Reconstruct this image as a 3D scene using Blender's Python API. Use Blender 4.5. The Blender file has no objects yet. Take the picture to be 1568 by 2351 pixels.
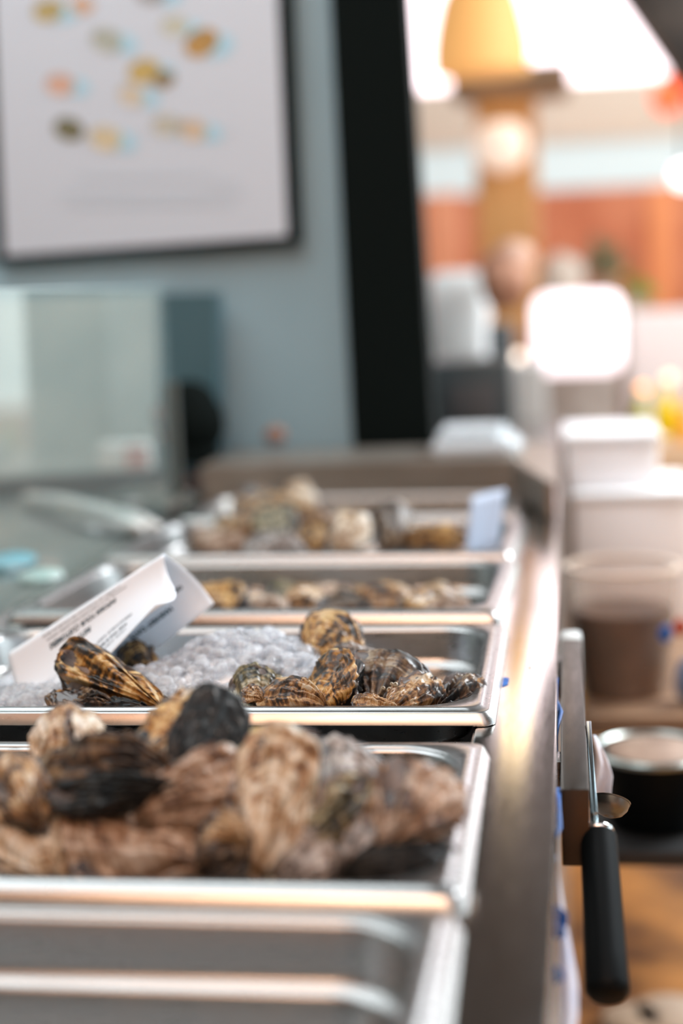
import bpy, bmesh, math, random
import numpy as np
from mathutils import Vector, Matrix, noise

random.seed(7)
D = bpy.data
SC = bpy.context.scene
COL = SC.collection

# ------------------------------------------------------------------ camera
F = 3500.0; CX, CY = 784.0, 1175.5
_y = Vector((506, 525, F)).normalized()
_a = -(F * F - 465 * 525) / 506
_x = -Vector((_a, -465, F)); _x -= _y * _x.dot(_y); _x.normalize()
_z = _x.cross(_y)
if _z.y < 0: _z = -_z
CAM = Vector((0, 0, 1.253))
RIGHT = Vector((_x[0], _y[0], _z[0])); UP = Vector((_x[1], _y[1], _z[1])); FWD = Vector((_x[2], _y[2], _z[2]))
cd = D.cameras.new('camera'); cam = D.objects.new('camera', cd); COL.objects.link(cam)
m = Matrix.Identity(4)
for i in range(3):
    m[i][0] = RIGHT[i]; m[i][1] = UP[i]; m[i][2] = -FWD[i]; m[i][3] = CAM[i]
cam.matrix_world = m
cd.sensor_fit = 'VERTICAL'; cd.sensor_height = 36; cd.lens = F / 2351 * 36
cd.clip_start = 0.02; cd.clip_end = 100
cd.dof.use_dof = True; cd.dof.focus_distance = 1.305; cd.dof.aperture_fstop = 1.7
SC.camera = cam

def at(px, py, Y):
    """world point seen at that place of the photograph, at depth Y"""
    d = RIGHT * ((px - CX) / F) + UP * (-(py - CY) / F) + FWD
    return CAM + d * (Y / d.y)
def atz(px, py, z):
    d = RIGHT * ((px - CX) / F) + UP * (-(py - CY) / F) + FWD
    return CAM + d * ((z - CAM.z) / d.z)

# ------------------------------------------------------------------ materials
def mat(name, col, rough=.5, metal=0.0, **kw):
    m = D.materials.new(name); m.use_nodes = True
    b = m.node_tree.nodes['Principled BSDF']
    b.inputs['Base Color'].default_value = (*col, 1)
    b.inputs['Roughness'].default_value = rough
    b.inputs['Metallic'].default_value = metal
    for k, v in kw.items():
        b.inputs[k.replace('_', ' ')].default_value = v
    return m
def nt(m): return m.node_tree.nodes, m.node_tree.links, m.node_tree.nodes['Principled BSDF']
def noisy(m, c1, c2, scale=8, detail=4, lo=.35, hi=.65, bump=0, coord='Object', stretch=(1, 1, 1)):
    N, L, b = nt(m)
    tc = N.new('ShaderNodeTexCoord'); mp = N.new('ShaderNodeMapping'); mp.inputs['Scale'].default_value = stretch
    L.new(tc.outputs[coord], mp.inputs[0])
    n = N.new('ShaderNodeTexNoise'); n.inputs['Scale'].default_value = scale; n.inputs['Detail'].default_value = detail
    L.new(mp.outputs[0], n.inputs['Vector'])
    r = N.new('ShaderNodeValToRGB')
    r.color_ramp.elements[0].position = lo; r.color_ramp.elements[0].color = (*c1, 1)
    r.color_ramp.elements[1].position = hi; r.color_ramp.elements[1].color = (*c2, 1)
    L.new(n.outputs['Fac'], r.inputs[0]); L.new(r.outputs[0], b.inputs['Base Color'])
    if bump:
        bp = N.new('ShaderNodeBump'); bp.inputs['Strength'].default_value = bump; bp.inputs['Distance'].default_value = .002
        L.new(n.outputs['Fac'], bp.inputs['Height']); L.new(bp.outputs[0], b.inputs['Normal'])
    return m
def emis(name, col, s):
    return mat(name, (col[0] * .8, col[1] * .8, col[2] * .8), .6, 0, Emission_Color=(*col, 1), Emission_Strength=s)

def brushed(name, col, rough, stretch):
    m = mat(name, col, rough, 1.0)
    N, L, b = nt(m)
    tc = N.new('ShaderNodeTexCoord'); mp = N.new('ShaderNodeMapping'); mp.inputs['Scale'].default_value = stretch
    n = N.new('ShaderNodeTexNoise'); n.inputs['Scale'].default_value = 30; n.inputs['Detail'].default_value = 3
    mr = N.new('ShaderNodeMapRange'); mr.inputs['To Min'].default_value = rough * .75; mr.inputs['To Max'].default_value = rough * 1.4
    L.new(tc.outputs['Object'], mp.inputs[0]); L.new(mp.outputs[0], n.inputs['Vector'])
    L.new(n.outputs['Fac'], mr.inputs['Value']); L.new(mr.outputs[0], b.inputs['Roughness'])
    return m
STEEL = brushed('pan_steel', (.42, .415, .41), .27, (1, 6, 6))
STRIP = brushed('counter_steel', (.52, .505, .48), .14, (8, 1, 8))
BARM = brushed('bar_steel', (.075, .066, .058), .35, (6, 1, 6))
BLACK = mat('black_paint', (.003, .0055, .005), .8, 0, Specular_IOR_Level=.08)
BLACKM = mat('black_plastic', (.002, .0035, .0045), .5, 0, Specular_IOR_Level=.10)
PAPER = mat('white_paper', (.86, .87, .89), .6)
INK = mat('print_ink', (.008, .05, .08), .7)
BLUE = noisy(mat('blue_tape', (.0, .10, .42), .55), (.0, .07, .32), (.0, .13, .5), 60)
REFLECTION_TEAL = mat('reflection_teal', (.055, .125, .15), .5)
PANEL = noisy(mat('pale_blue_panel', (.3, .4, .44), .45), (.27, .41, .47), (.33, .47, .53), 1.5)

# ------------------------------------------------------------------ object helpers
def tag(o, label=None, cat=None, group=None, kind=None):
    if label: o['label'] = label
    if cat: o['category'] = cat
    if group: o['group'] = group
    if kind: o['kind'] = kind
    return o
def empty(name, loc=(0, 0, 0), rz=0):
    o = D.objects.new(name, None); COL.objects.link(o); o.location = loc; o.rotation_euler = (0, 0, rz)
    o.empty_display_size = .02
    return o
def link(name, me, mt=None, parent=None, loc=None, smooth=True):
    if mt:
        me.materials.append(mt)
    if smooth: me.polygons.foreach_set('use_smooth', [True] * len(me.polygons))
    o = D.objects.new(name, me); COL.objects.link(o)
    if parent: o.parent = parent
    if loc is not None: o.location = loc
    return o
def mesh(name, vs, fs, mt=None, parent=None, loc=None, smooth=False, origin=None):
    if origin is not None:
        origin = Vector(origin); vs = [Vector(v) - origin for v in vs]; loc = origin
    me = D.meshes.new(name); me.from_pydata([tuple(v) for v in vs], [], fs); me.update()
    bm = bmesh.new(); bm.from_mesh(me); bmesh.ops.recalc_face_normals(bm, faces=bm.faces); bm.to_mesh(me); bm.free()
    return link(name, me, mt, parent, loc, smooth)
def fromb(name, bm, mt=None, parent=None, loc=None, smooth=True, angle=None):
    me = D.meshes.new(name); bm.to_mesh(me); bm.free()
    o = link(name, me, mt, parent, loc, smooth)
    if angle is not None and hasattr(me, 'set_sharp_from_angle'): me.set_sharp_from_angle(angle=math.radians(angle))
    return o
def box(name, lo, hi, mt, parent=None, bev=.002, segs=2, rz=0):
    """axis box from lo to hi (world), origin at base centre"""
    lo, hi = Vector(lo), Vector(hi); c = (lo + hi) / 2; s = hi - lo
    bm = bmesh.new(); bmesh.ops.create_cube(bm, size=1)
    bmesh.ops.scale(bm, vec=s, verts=bm.verts)
    if bev: bmesh.ops.bevel(bm, geom=bm.edges[:], offset=min(bev, min(s) * .45), segments=segs, affect='EDGES', profile=.6)
    bmesh.ops.translate(bm, vec=(0, 0, s.z / 2), verts=bm.verts)
    base = Vector((c.x, c.y, lo.z))
    o = fromb(name, bm, mt, parent, base, True, 35)
    o.rotation_euler = (0, 0, rz)
    return o
def ubox(name, c, ax, ay, az, mt, parent=None, bev=.002):
    """oriented box: centre c, full-edge vectors"""
    bm = bmesh.new(); bmesh.ops.create_cube(bm, size=1)
    bmesh.ops.scale(bm, vec=(ax.length, ay.length, az.length), verts=bm.verts)
    if bev: bmesh.ops.bevel(bm, geom=bm.edges[:], offset=bev, segments=2, affect='EDGES', profile=.6)
    R = Matrix((ax.normalized(), ay.normalized(), az.normalized())).transposed()
    bmesh.ops.transform(bm, matrix=R.to_4x4(), verts=bm.verts)
    return fromb(name, bm, mt, parent, Vector(c), True, 35)
def lathe(name, prof, mt, parent=None, loc=None, n=40, cap=True):
    vs, fs = [], []
    for r, z in prof:
        for k in range(n):
            a = 2 * math.pi * k / n; vs.append((r * math.cos(a), r * math.sin(a), z))
    for i in range(len(prof) - 1):
        for k in range(n):
            fs.append((i * n + k, i * n + (k + 1) % n, (i + 1) * n + (k + 1) % n, (i + 1) * n + k))
    if cap:
        fs.append(tuple(range(n))[::-1]); fs.append(tuple((len(prof) - 1) * n + k for k in range(n)))
    o = mesh(name, vs, fs, mt, parent, loc, True)
    if hasattr(o.data, 'set_sharp_from_angle'): o.data.set_sharp_from_angle(angle=math.radians(40))
    return o
def tube(name, pts, r, mt, parent=None, n=12, origin=None):
    pts = [Vector(p) for p in pts]
    rs = r if isinstance(r, (list, tuple)) else [r] * len(pts)
    vs, fs = [], []
    for i, p in enumerate(pts):
        d = (pts[min(i + 1, len(pts) - 1)] - pts[max(i - 1, 0)]).normalized()
        u = d.cross(Vector((.13, .31, .94))).normalized(); w = d.cross(u)
        for k in range(n):
            a = 2 * math.pi * k / n; vs.append(p + (u * math.cos(a) + w * math.sin(a)) * rs[i])
    for i in range(len(pts) - 1):
        for k in range(n):
            fs.append((i * n + k, i * n + (k + 1) % n, (i + 1) * n + (k + 1) % n, (i + 1) * n + k))
    fs.append(tuple(range(n))[::-1]); fs.append(tuple((len(pts) - 1) * n + k for k in range(n)))
    return mesh(name, vs, fs, mt, parent, None, True, origin=origin)
def dome(name, c, r, mt, parent=None, seed=0, amp=.12, sub=3, freq=1.5):
    bm = bmesh.new(); bmesh.ops.create_icosphere(bm, subdivisions=sub, radius=1)
    for v in bm.verts:
        k = 1 + amp * noise.noise(v.co * freq + Vector((seed * 7.1, seed * 3.3, 1)))
        v.co = Vector((v.co.x * r[0], v.co.y * r[1], v.co.z * r[2])) * k
    return fromb(name, bm, mt, parent, Vector(c))

# ------------------------------------------------------------------ steel pans
def rrect(hx, hy, r, z, k=10):
    out = []
    for cx, cy, a0 in ((hx - r, hy - r, 0), (-hx + r, hy - r, 90), (-hx + r, -hy + r, 180), (hx - r, -hy + r, 270)):
        for i in range(k + 1):
            a = math.radians(a0 + 90 * i / k); out.append((cx + r * math.cos(a), cy + r * math.sin(a), z))
    return out
Z0 = .9
def pan(x0, x1, y0, y1, label, rz=0, z=Z0, depth=.1, zin=.035):
    hx, hy = (x1 - x0) / 2, (y1 - y0) / 2
    root = empty('steel_pan', ((x0 + x1) / 2, (y0 + y1) / 2, z - depth - .0015), rz)
    tag(root, label, 'food pan')
    zz = depth + .0015
    prof = [(0, -.0112, .011), (.0002, -.0105, .011), (.0042, -.0014, .011), (.0050, -.0006, .011), (.0062, -.0003, .011), (.0105, -.0004, .012), (.0120, .0012, .014), (.0150, .0016, .02),
            (.0195, .0012, .050), (.0215, -.0004, .050), (.0228, -.004, .050), (.0240, -zin + .004, .049),
            (.0252, -zin, .049), (.0275, -zin - .0025, .048), (.0325, -zin - .0035, .045), (.0342, -zin - .006, .044),
            (.0365, -depth + .022, .042), (.0385, -depth + .010, .040), (.044, -depth + .003, .036), (.054, -depth, .030)]
    vs, fs = [], []; n = 44
    for ins, dz, r in prof: vs += rrect(hx - ins, hy - ins, r, zz + dz)
    for i in range(len(prof) - 1):
        for k in range(n):
            fs.append((i * n + k, i * n + (k + 1) % n, (i + 1) * n + (k + 1) % n, (i + 1) * n + k))
    fs.append(tuple((len(prof) - 1) * n + k for k in range(n)))
        # flange and body share one pressed sheet; the flange is a part of its own
    def piece(name, i0, i1, bottom):
        v = vs[i0 * n:(i1 + 1) * n]; f = []
        for i in range(i1 - i0):
            for k in range(n): f.append((i * n + k, i * n + (k + 1) % n, (i + 1) * n + (k + 1) % n, (i + 1) * n + k))
        if bottom: f.append(tuple((i1 - i0) * n + k for k in range(n)))
        me = D.meshes.new(name); me.from_pydata(v, [], f); me.update()
        o = link(name, me, STEEL, root, None, True)
        s = o.modifiers.new('sheet', 'SOLIDIFY'); s.thickness = .0009; s.offset = -1
        return o
    piece('flange', 0, 9, False)
    piece('basin', 9, len(prof) - 1, True)
    return root
XR, XL = -.0625, -.635
pan(XL, XR, .492, .835, 'empty stainless steel pan nearest the camera, cut by the bottom edge')
pan(XL, XR, .848, 1.163, 'stainless steel pan heaped with blurred oysters, right behind the empty one')
pan(XL, XR, 1.240, 1.588, 'stainless steel pan holding oysters, crushed ice and the printed tag')
pan(XL - .008, XR - .005, 1.645, 1.985, 'shallow-filled stainless steel pan directly behind the printed tag', rz=-.035)
pan(XL - .008, XR - .003, 2.020, 2.345, 'stainless steel pan of oysters with the pale blue card standing at its right', rz=-.035)
pan(XL + .01, XR - .003, 2.375, 2.64, 'farthest stainless steel pan, against the raised steel ledge', rz=-.03)

# ------------------------------------------------------------------ counter
cnt = empty('serving_counter', (-.4, 1.5, 0)); tag(cnt, 'long stainless steel oyster counter holding the row of pans', 'counter')
def cpart(name, lo, hi, m=STRIP, bev=.002):
    o = box(name, lo, hi, m, cnt, bev); o.location -= cnt.location; return o
EX = -.0115
cpart('edge_strip', (-.079, -.4, .868), (EX, 4.2, .888), STRIP, .0022)
cpart('back_strip', (-1.5, -.4, .868), (-.622, 4.2, .888), STRIP)
cpart('well_wall', (-.0805, -.4, .74), (-.0792, 2.70, .885), STEEL, 0)
cpart('well_wall', (-.6218, -.4, .74), (-.6205, 2.70, .885), STEEL, 0)
cpart('well_floor', (-.622, -.4, .735), (-.079, 2.70, .74), mat('well_dark_steel', (.25, .25, .25), .4, .9), 0)
cpart('side_panel', (-.03, -.4, .0), (-.0135, 4.2, .868), mat('counter_side', (.35, .34, .33), .4, .7), 0)
cpart('end_strip', (-.622, 2.66, .868), (-.079, 4.2, .888), STRIP)
# small drilled hole / stain on the strip
sp = atz(1217, 1533, .8884)
tag(lathe('screw', [(.0016, 0), (.0016, .0006), (.0008, .0009)], BLACK, None, (sp.x, sp.y, .888), 12), 'tiny dark screw head on the bright counter strip', 'screw')

# raised ledge behind the farthest pan, with a long angled right end
def prism(name, poly, z0, z1, mt, parent=None, bev=.004):
    bm = bmesh.new(); c = Vector((sum(p[0] for p in poly) / len(poly), sum(p[1] for p in poly) / len(poly), 0))
    vb = [bm.verts.new((p[0] - c.x, p[1] - c.y, 0)) for p in poly]; vt = [bm.verts.new((p[0] - c.x, p[1] - c.y, z1 - z0)) for p in poly]
    bm.faces.new(vb[::-1]); bm.faces.new(vt)
    for i in range(len(poly)): bm.faces.new((vb[i], vb[(i + 1) % len(poly)], vt[(i + 1) % len(poly)], vt[i]))
    bmesh.ops.recalc_face_normals(bm, faces=bm.faces)
    if bev: bmesh.ops.bevel(bm, geom=bm.edges[:], offset=bev, segments=2, affect='EDGES')
    return fromb(name, bm, mt, parent, Vector((c.x, c.y, z0)), True, 35)
LEDGE = noisy(mat('ledge_steel', (.34, .31, .27), .42, .75), (.26, .225, .19), (.34, .30, .26), 6)
a1 = at(480, 1082, 2.68); a2 = at(1175, 1040, 2.66); a3 = at(1262, 1118, 2.33)
led = prism('raised_ledge', [(-.66, 2.69), (a2.x, 2.67), (-.030, 2.36), (-.016, 2.36), (-.016, 2.95), (-.66, 2.95)], .8885, .951, LEDGE, None, .004)
tag(led, 'brown-grey raised steel ledge with a slanted right corner behind the pans', 'ledge')

# ------------------------------------------------------------------ right side of the counter: bar, tape, sheet, tools
b0 = at(1291, 1812, 1.15); b1 = at(1350, 1990, 1.15)
bar = empty('steel_rail_box', (.004, 1.4, b1.z)); tag(bar, 'long rectangular steel bar fixed along the right side of the counter', 'bar')
def rel(o, p): o.parent = p; o.location -= p.location; return o
rel(box('bar_body', (-.0085, 1.15, b1.z + .0), (.0135, 1.66, b0.z), BARM, None, .0018), bar)
rel(box('far_end_cap', (-.0092, 1.655, b1.z - .001), (.0142, 1.70, b0.z + .002), mat('pale_cap', (.62, .66, .66), .5), None, .006), bar)
for yy in (1.25, 1.6):
    rel(box('bracket', (-.0134, yy, b1.z + .01), (-.0086, yy + .03, b0.z - .01), STEEL, None, .001), bar)
def sheet(name, rows, mt, parent=None, th=.0004, close=False):
    """surface through a grid of world points"""
    nv, nu = len(rows), len(rows[0]); vs = [Vector(p) for r in rows for p in r]
    fs = [(i * nu + j, i * nu + j + 1, (i + 1) * nu + j + 1, (i + 1) * nu + j) for i in range(nv - 1) for j in range(nu - 1)]
    org = vs[0].copy()
    me = D.meshes.new(name); me.from_pydata([tuple(v - org) for v in vs], [], fs); me.update()
    o = link(name, me, mt, parent, org, True)
    s = o.modifiers.new('thickness', 'SOLIDIFY'); s.thickness = th; s.offset = 0
    return o
# torn blue tape on the side face
def tape(pts, Yr, label, xoff=.0012):
    rows = []
    for (l, r, y), Y in zip(pts, Yr):
        a = at(l, y, Y); b = at(r, y, Y)
        rows.append([Vector((EX + .0004, Y, a.z)), Vector((a.x + (b.x - a.x) * .5, Y, a.z)), Vector((b.x, Y, a.z))])
    tag(sheet('blue_tape', rows, BLUE), label, 'tape')
tape([(1268, 1282, 1556), (1270, 1278, 1600), (1270, 1293, 1634), (1272, 1284, 1670), (1274, 1278, 1715), (1274, 1280, 1732)],
     [1.42, 1.385, 1.36, 1.33, 1.30, 1.285], 'torn blue tape peeling beside the bright middle of the counter edge')
tape([(1266, 1287, 1808), (1266, 1288, 1850), (1266, 1290, 1900), (1268, 1280, 1922)], [1.16, 1.125, 1.08, 1.06], 'larger blue tape patch left of the bar\'s near end')
tp = atz(1164, 1565, .8885)
tag(prism('blue_tape', [(tp.x - .004, tp.y - .018), (tp.x + .001, tp.y - .01), (tp.x + .0015, tp.y + .012), (tp.x - .004, tp.y + .016)], .8882, .8888, BLUE, None, 0), 'tiny blue tape scrap beside the in-focus pan\'s right rim', 'tape')
# white sheet with blue writing hanging at the near end
SHEETM = noisy(mat('hanging_sheet', (.6, .66, .85), .6), (.50, .60, .86), (.72, .76, .88), 14, 2, .4, .6)
rows = []
for i in range(15):
    t = i / 14; y = 1960 + t * 470; Y = 1.03 - t * .14
    r = 1276 + 50 * min(1, t * 1.6) ** 1.1 - (6 if t > .8 else 0)
    a = at(r, y, Y)
    rows.append([Vector((EX + .0006, Y - .0, a.z)), Vector((EX + .0006 + (a.x - EX) * .5, Y - .004, a.z)), Vector((a.x, Y - .002, a.z))])
sh = sheet('paper_sheet', rows, SHEETM)
tag(sh, 'white-blue paper sheet hanging from the counter edge at the bottom', 'paper')
for (px, py, rr) in ((1275, 2238, .006), (1272, 2110, .010), (1282, 2140, .005)):
    Y = 1.03 - (py - 1960) / 470 * .14 - .007
    p = at(px, py, Y)
    o = dome('blue_mark', p, (rr, .0006, rr), BLUE, None, px, .2, 2); o.parent = sh; o.location = p - sh.location

# spatula with black grip, hanging behind the bar
gt = at(1374, 1916, 1.16); gb = at(1395, 2280, 1.05)
ax = (gb - gt)
tool = empty('oyster_knife', gb); tag(tool, 'thin metal tool with thick black grip hanging right of the bar', 'utensil')
def along(name, prof, p0, d, mt, n=32, flat=1.0):
    d = d.normalized(); q = Vector((0, 0, 1)).rotation_difference(d)
    o = lathe(name, prof, mt, tool, None, n); o.location = p0 - tool.location
    o.rotation_mode = 'QUATERNION'; o.rotation_quaternion = q; return o
L = ax.length
along('grip', [(.012, 0), (.0142, .002), (.0146, L * .2), (.0150, L * .5), (.0158, L * .8), (.0163, L - .004), (.0158, L - .001), (.0128, L + .0025), (.0122, L + .003)], gt, ax, BLACKM)
along('ferrule', [(.0100, -.004), (.0122, -.0035), (.0128, -.0015), (.0122, 0)], gt, ax, mat('chrome', (.8, .8, .8), .12, 1))
p1 = at(1366, 1905, 1.165); p2 = at(1352, 1690, 1.33)
dd = (p2 - p1)
bl = ubox('blade', (p1 + p2) / 2, Vector((.0045, 0, 0)), dd, Vector((.0, -.03 * dd.z, .03 * dd.y)) / dd.length, mat('blade_steel', (.35, .45, .5), .2, 1), tool, .001)
bl.location -= tool.location
# ladle bowl behind it
lc = at(1398, 1868, 1.30)
lad = empty('ladle', lc); tag(lad, 'shallow round metal ladle bowl behind the black grip', 'ladle')
LAD = mat('ladle_steel', (.20, .215, .215), .34, 1)
pr = [(.0165, .012), (.0172, .0125), (.0165, .011), (.0155, .006), (.012, .001), (.006, -.002), (.0005, -.0025)]
o = lathe('bowl', pr, LAD, lad, None, 40, False); s = o.modifiers.new('t', 'SOLIDIFY'); s.thickness = .001
o.rotation_euler = (math.radians(-38), math.radians(14), 0)
o2 = tube('handle', [(-.012, .005, .012), (-.016, .03, .02), (-.020, .09, .022), (-.022, .2, .02)], [.0022, .002, .002, .002], LAD, lad, 10)
# white cloth tucked behind
rows = []
for i in range(12):
    t = i / 11; y = 1688 + t * 150; Y = 1.42
    rows.append([at(1350 + 4 * math.sin(t * 5) + (j / 6) * (16 + 40 * min(1, t * 1.6)), y, Y + .01 * math.sin(j * 1.3 + t * 3)) for j in range(7)])
CLOTH = noisy(mat('white_cloth', (.6, .62, .72), .8), (.62, .72, .88), (.84, .86, .94), 20)
tag(sheet('cloth', rows, CLOTH, None, .0012), 'small white cloth tucked behind the steel bar above the ladle', 'cloth')

# ------------------------------------------------------------------ oysters
def shell_mat(name, cols, rough=.42, scale=34):
    m = mat(name, cols[1][1], rough); N, L, b = nt(m)
    b.inputs['Coat Weight'].default_value = .14; b.inputs['Coat Roughness'].default_value = .18
    at_ = N.new('ShaderNodeAttribute'); at_.attribute_name = 'shell'
    sep = N.new('ShaderNodeSeparateXYZ'); L.new(at_.outputs['Vector'], sep.inputs[0])
    tc = N.new('ShaderNodeTexCoord'); oi = N.new('ShaderNodeObjectInfo')
    off = N.new('ShaderNodeVectorMath'); off.operation = 'ADD'
    sc = N.new('ShaderNodeMath'); sc.operation = 'MULTIPLY'; sc.inputs[1].default_value = 13.7; L.new(oi.outputs['Random'], sc.inputs[0])
    L.new(tc.outputs['Object'], off.inputs[0]); L.new(sc.outputs[0], off.inputs[1])
    n1 = N.new('ShaderNodeTexNoise'); n1.inputs['Scale'].default_value = scale; n1.inputs['Detail'].default_value = 8; n1.inputs['Roughness'].default_value = .62; n1.inputs['Distortion'].default_value = .9
    L.new(off.outputs[0], n1.inputs['Vector'])
    # streaks: fast around, slow along the growth direction, and growth bands the other way
    cb = N.new('ShaderNodeCombineXYZ')
    a1 = N.new('ShaderNodeMath'); a1.operation = 'MULTIPLY'; a1.inputs[1].default_value = 3.0; L.new(sep.outputs[0], a1.inputs[0])
    a2 = N.new('ShaderNodeMath'); a2.operation = 'MULTIPLY'; a2.inputs[1].default_value = 16.0; L.new(sep.outputs[1], a2.inputs[0])
    L.new(a1.outputs[0], cb.inputs[0]); L.new(a2.outputs[0], cb.inputs[1]); L.new(sc.outputs[0], cb.inputs[2])
    n2 = N.new('ShaderNodeTexNoise'); n2.inputs['Scale'].default_value = 1.6; n2.inputs['Detail'].default_value = 5; L.new(cb.outputs[0], n2.inputs['Vector'])
    cb2 = N.new('ShaderNodeCombineXYZ')
    a3 = N.new('ShaderNodeMath'); a3.operation = 'MULTIPLY'; a3.inputs[1].default_value = 22.0; L.new(sep.outputs[0], a3.inputs[0])
    a4 = N.new('ShaderNodeMath'); a4.operation = 'MULTIPLY'; a4.inputs[1].default_value = 3.0; L.new(sep.outputs[1], a4.inputs[0])
    L.new(a3.outputs[0], cb2.inputs[0]); L.new(a4.outputs[0], cb2.inputs[1]); L.new(sc.outputs[0], cb2.inputs[2])
    n3 = N.new('ShaderNodeTexNoise'); n3.inputs['Scale'].default_value = 1.2; n3.inputs['Detail'].default_value = 4; L.new(cb2.outputs[0], n3.inputs['Vector'])
    def mix(a, b_, w):
        x = N.new('ShaderNodeMix'); x.data_type = 'FLOAT'; x.inputs[0].default_value = w; L.new(a, x.inputs[2]); L.new(b_, x.inputs[3]); return x.outputs[0]
    f = mix(n1.outputs['Fac'], n2.outputs['Fac'], .40); f = mix(f, n3.outputs['Fac'], .28)
    st_ = N.new('ShaderNodeMapRange'); st_.inputs['From Min'].default_value = .37; st_.inputs['From Max'].default_value = .63; st_.inputs['To Min'].default_value = .22; st_.inputs['To Max'].default_value = .84
    L.new(f, st_.inputs['Value']); f = st_.outputs[0]
    r = N.new('ShaderNodeValToRGB'); e = r.color_ramp.elements
    e[0].position = cols[0][0]; e[0].color = (*cols[0][1], 1); e[1].position = cols[-1][0]; e[1].color = (*cols[-1][1], 1)
    for p, c in cols[1:-1]:
        q = e.new(p); q.color = (*c, 1)
    for q in e: q.color = (q.color[0] ** 1.1 * .8, q.color[1] ** 1.1 * .8, q.color[2] ** 1.1 * .8, 1)
    L.new(f, r.inputs[0])
    # worn pale lips of the growth layers
    mx = N.new('ShaderNodeMix'); mx.data_type = 'RGBA'; L.new(r.outputs[0], mx.inputs[6]); mx.inputs[7].default_value = (.42, .34, .26, 1)
    g = N.new('ShaderNodeMapRange'); g.inputs['From Min'].default_value = .72; g.inputs['From Max'].default_value = 1.0; g.inputs['To Max'].default_value = .55
    L.new(sep.outputs[2], g.inputs['Value']); L.new(g.outputs[0], mx.inputs[0]); L.new(mx.outputs[2], b.inputs['Base Color'])
    bp = N.new('ShaderNodeBump'); bp.inputs['Strength'].default_value = .28; bp.inputs['Distance'].default_value = .001
    L.new(f, bp.inputs['Height']); L.new(bp.outputs[0], b.inputs['Normal'])
    return m
dk = (.012, .009, .007)
SH = {
 'ochre': shell_mat('shell_ochre', [(.36, dk), (.44, (.06, .038, .018)), (.52, (.32, .16, .04)), (.60, (.58, .34, .10)), (.70, (.72, .56, .30))]),
 'dark': shell_mat('shell_dark', [(.36, (.006, .006, .007)), (.47, (.03, .02, .015)), (.56, (.10, .06, .035)), (.66, (.24, .16, .09)), (.74, (.4, .34, .25))]),
 'cream': shell_mat('shell_cream', [(.32, (.10, .05, .025)), (.42, (.36, .20, .09)), (.50, (.60, .46, .30)), (.60, (.74, .66, .54)), (.7, (.80, .78, .72))]),
 'grey': shell_mat('shell_grey', [(.34, (.03, .025, .025)), (.45, (.14, .12, .11)), (.54, (.30, .26, .24)), (.64, (.48, .45, .43)), (.72, (.6, .6, .6))]),
 'brown': shell_mat('shell_brown', [(.35, (.025, .015, .010)), (.45, (.14, .075, .035)), (.53, (.36, .20, .085)), (.62, (.56, .38, .19)), (.72, (.62, .54, .42))]),
 'olive': shell_mat('shell_olive', [(.35, (.010, .011, .008)), (.45, (.06, .055, .03)), (.53, (.20, .17, .09)), (.62, (.38, .33, .19)), (.70, (.55, .54, .44))]),
 'rose': shell_mat('shell_rose', [(.33, (.06, .03, .02)), (.43, (.22, .13, .08)), (.52, (.42, .29, .20)), (.62, (.58, .47, .38)), (.72, (.70, .62, .55))]),
 'black': shell_mat('shell_black', [(.36, (.002, .003, .004)), (.50, (.005, .006, .007)), (.62, (.014, .014, .014)), (.80, (.07, .075, .075))], .42),
}
NACRE = noisy(mat('nacre', (.05, .05, .055), .22), (.02, .02, .025), (.16, .15, .15), 40)

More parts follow.
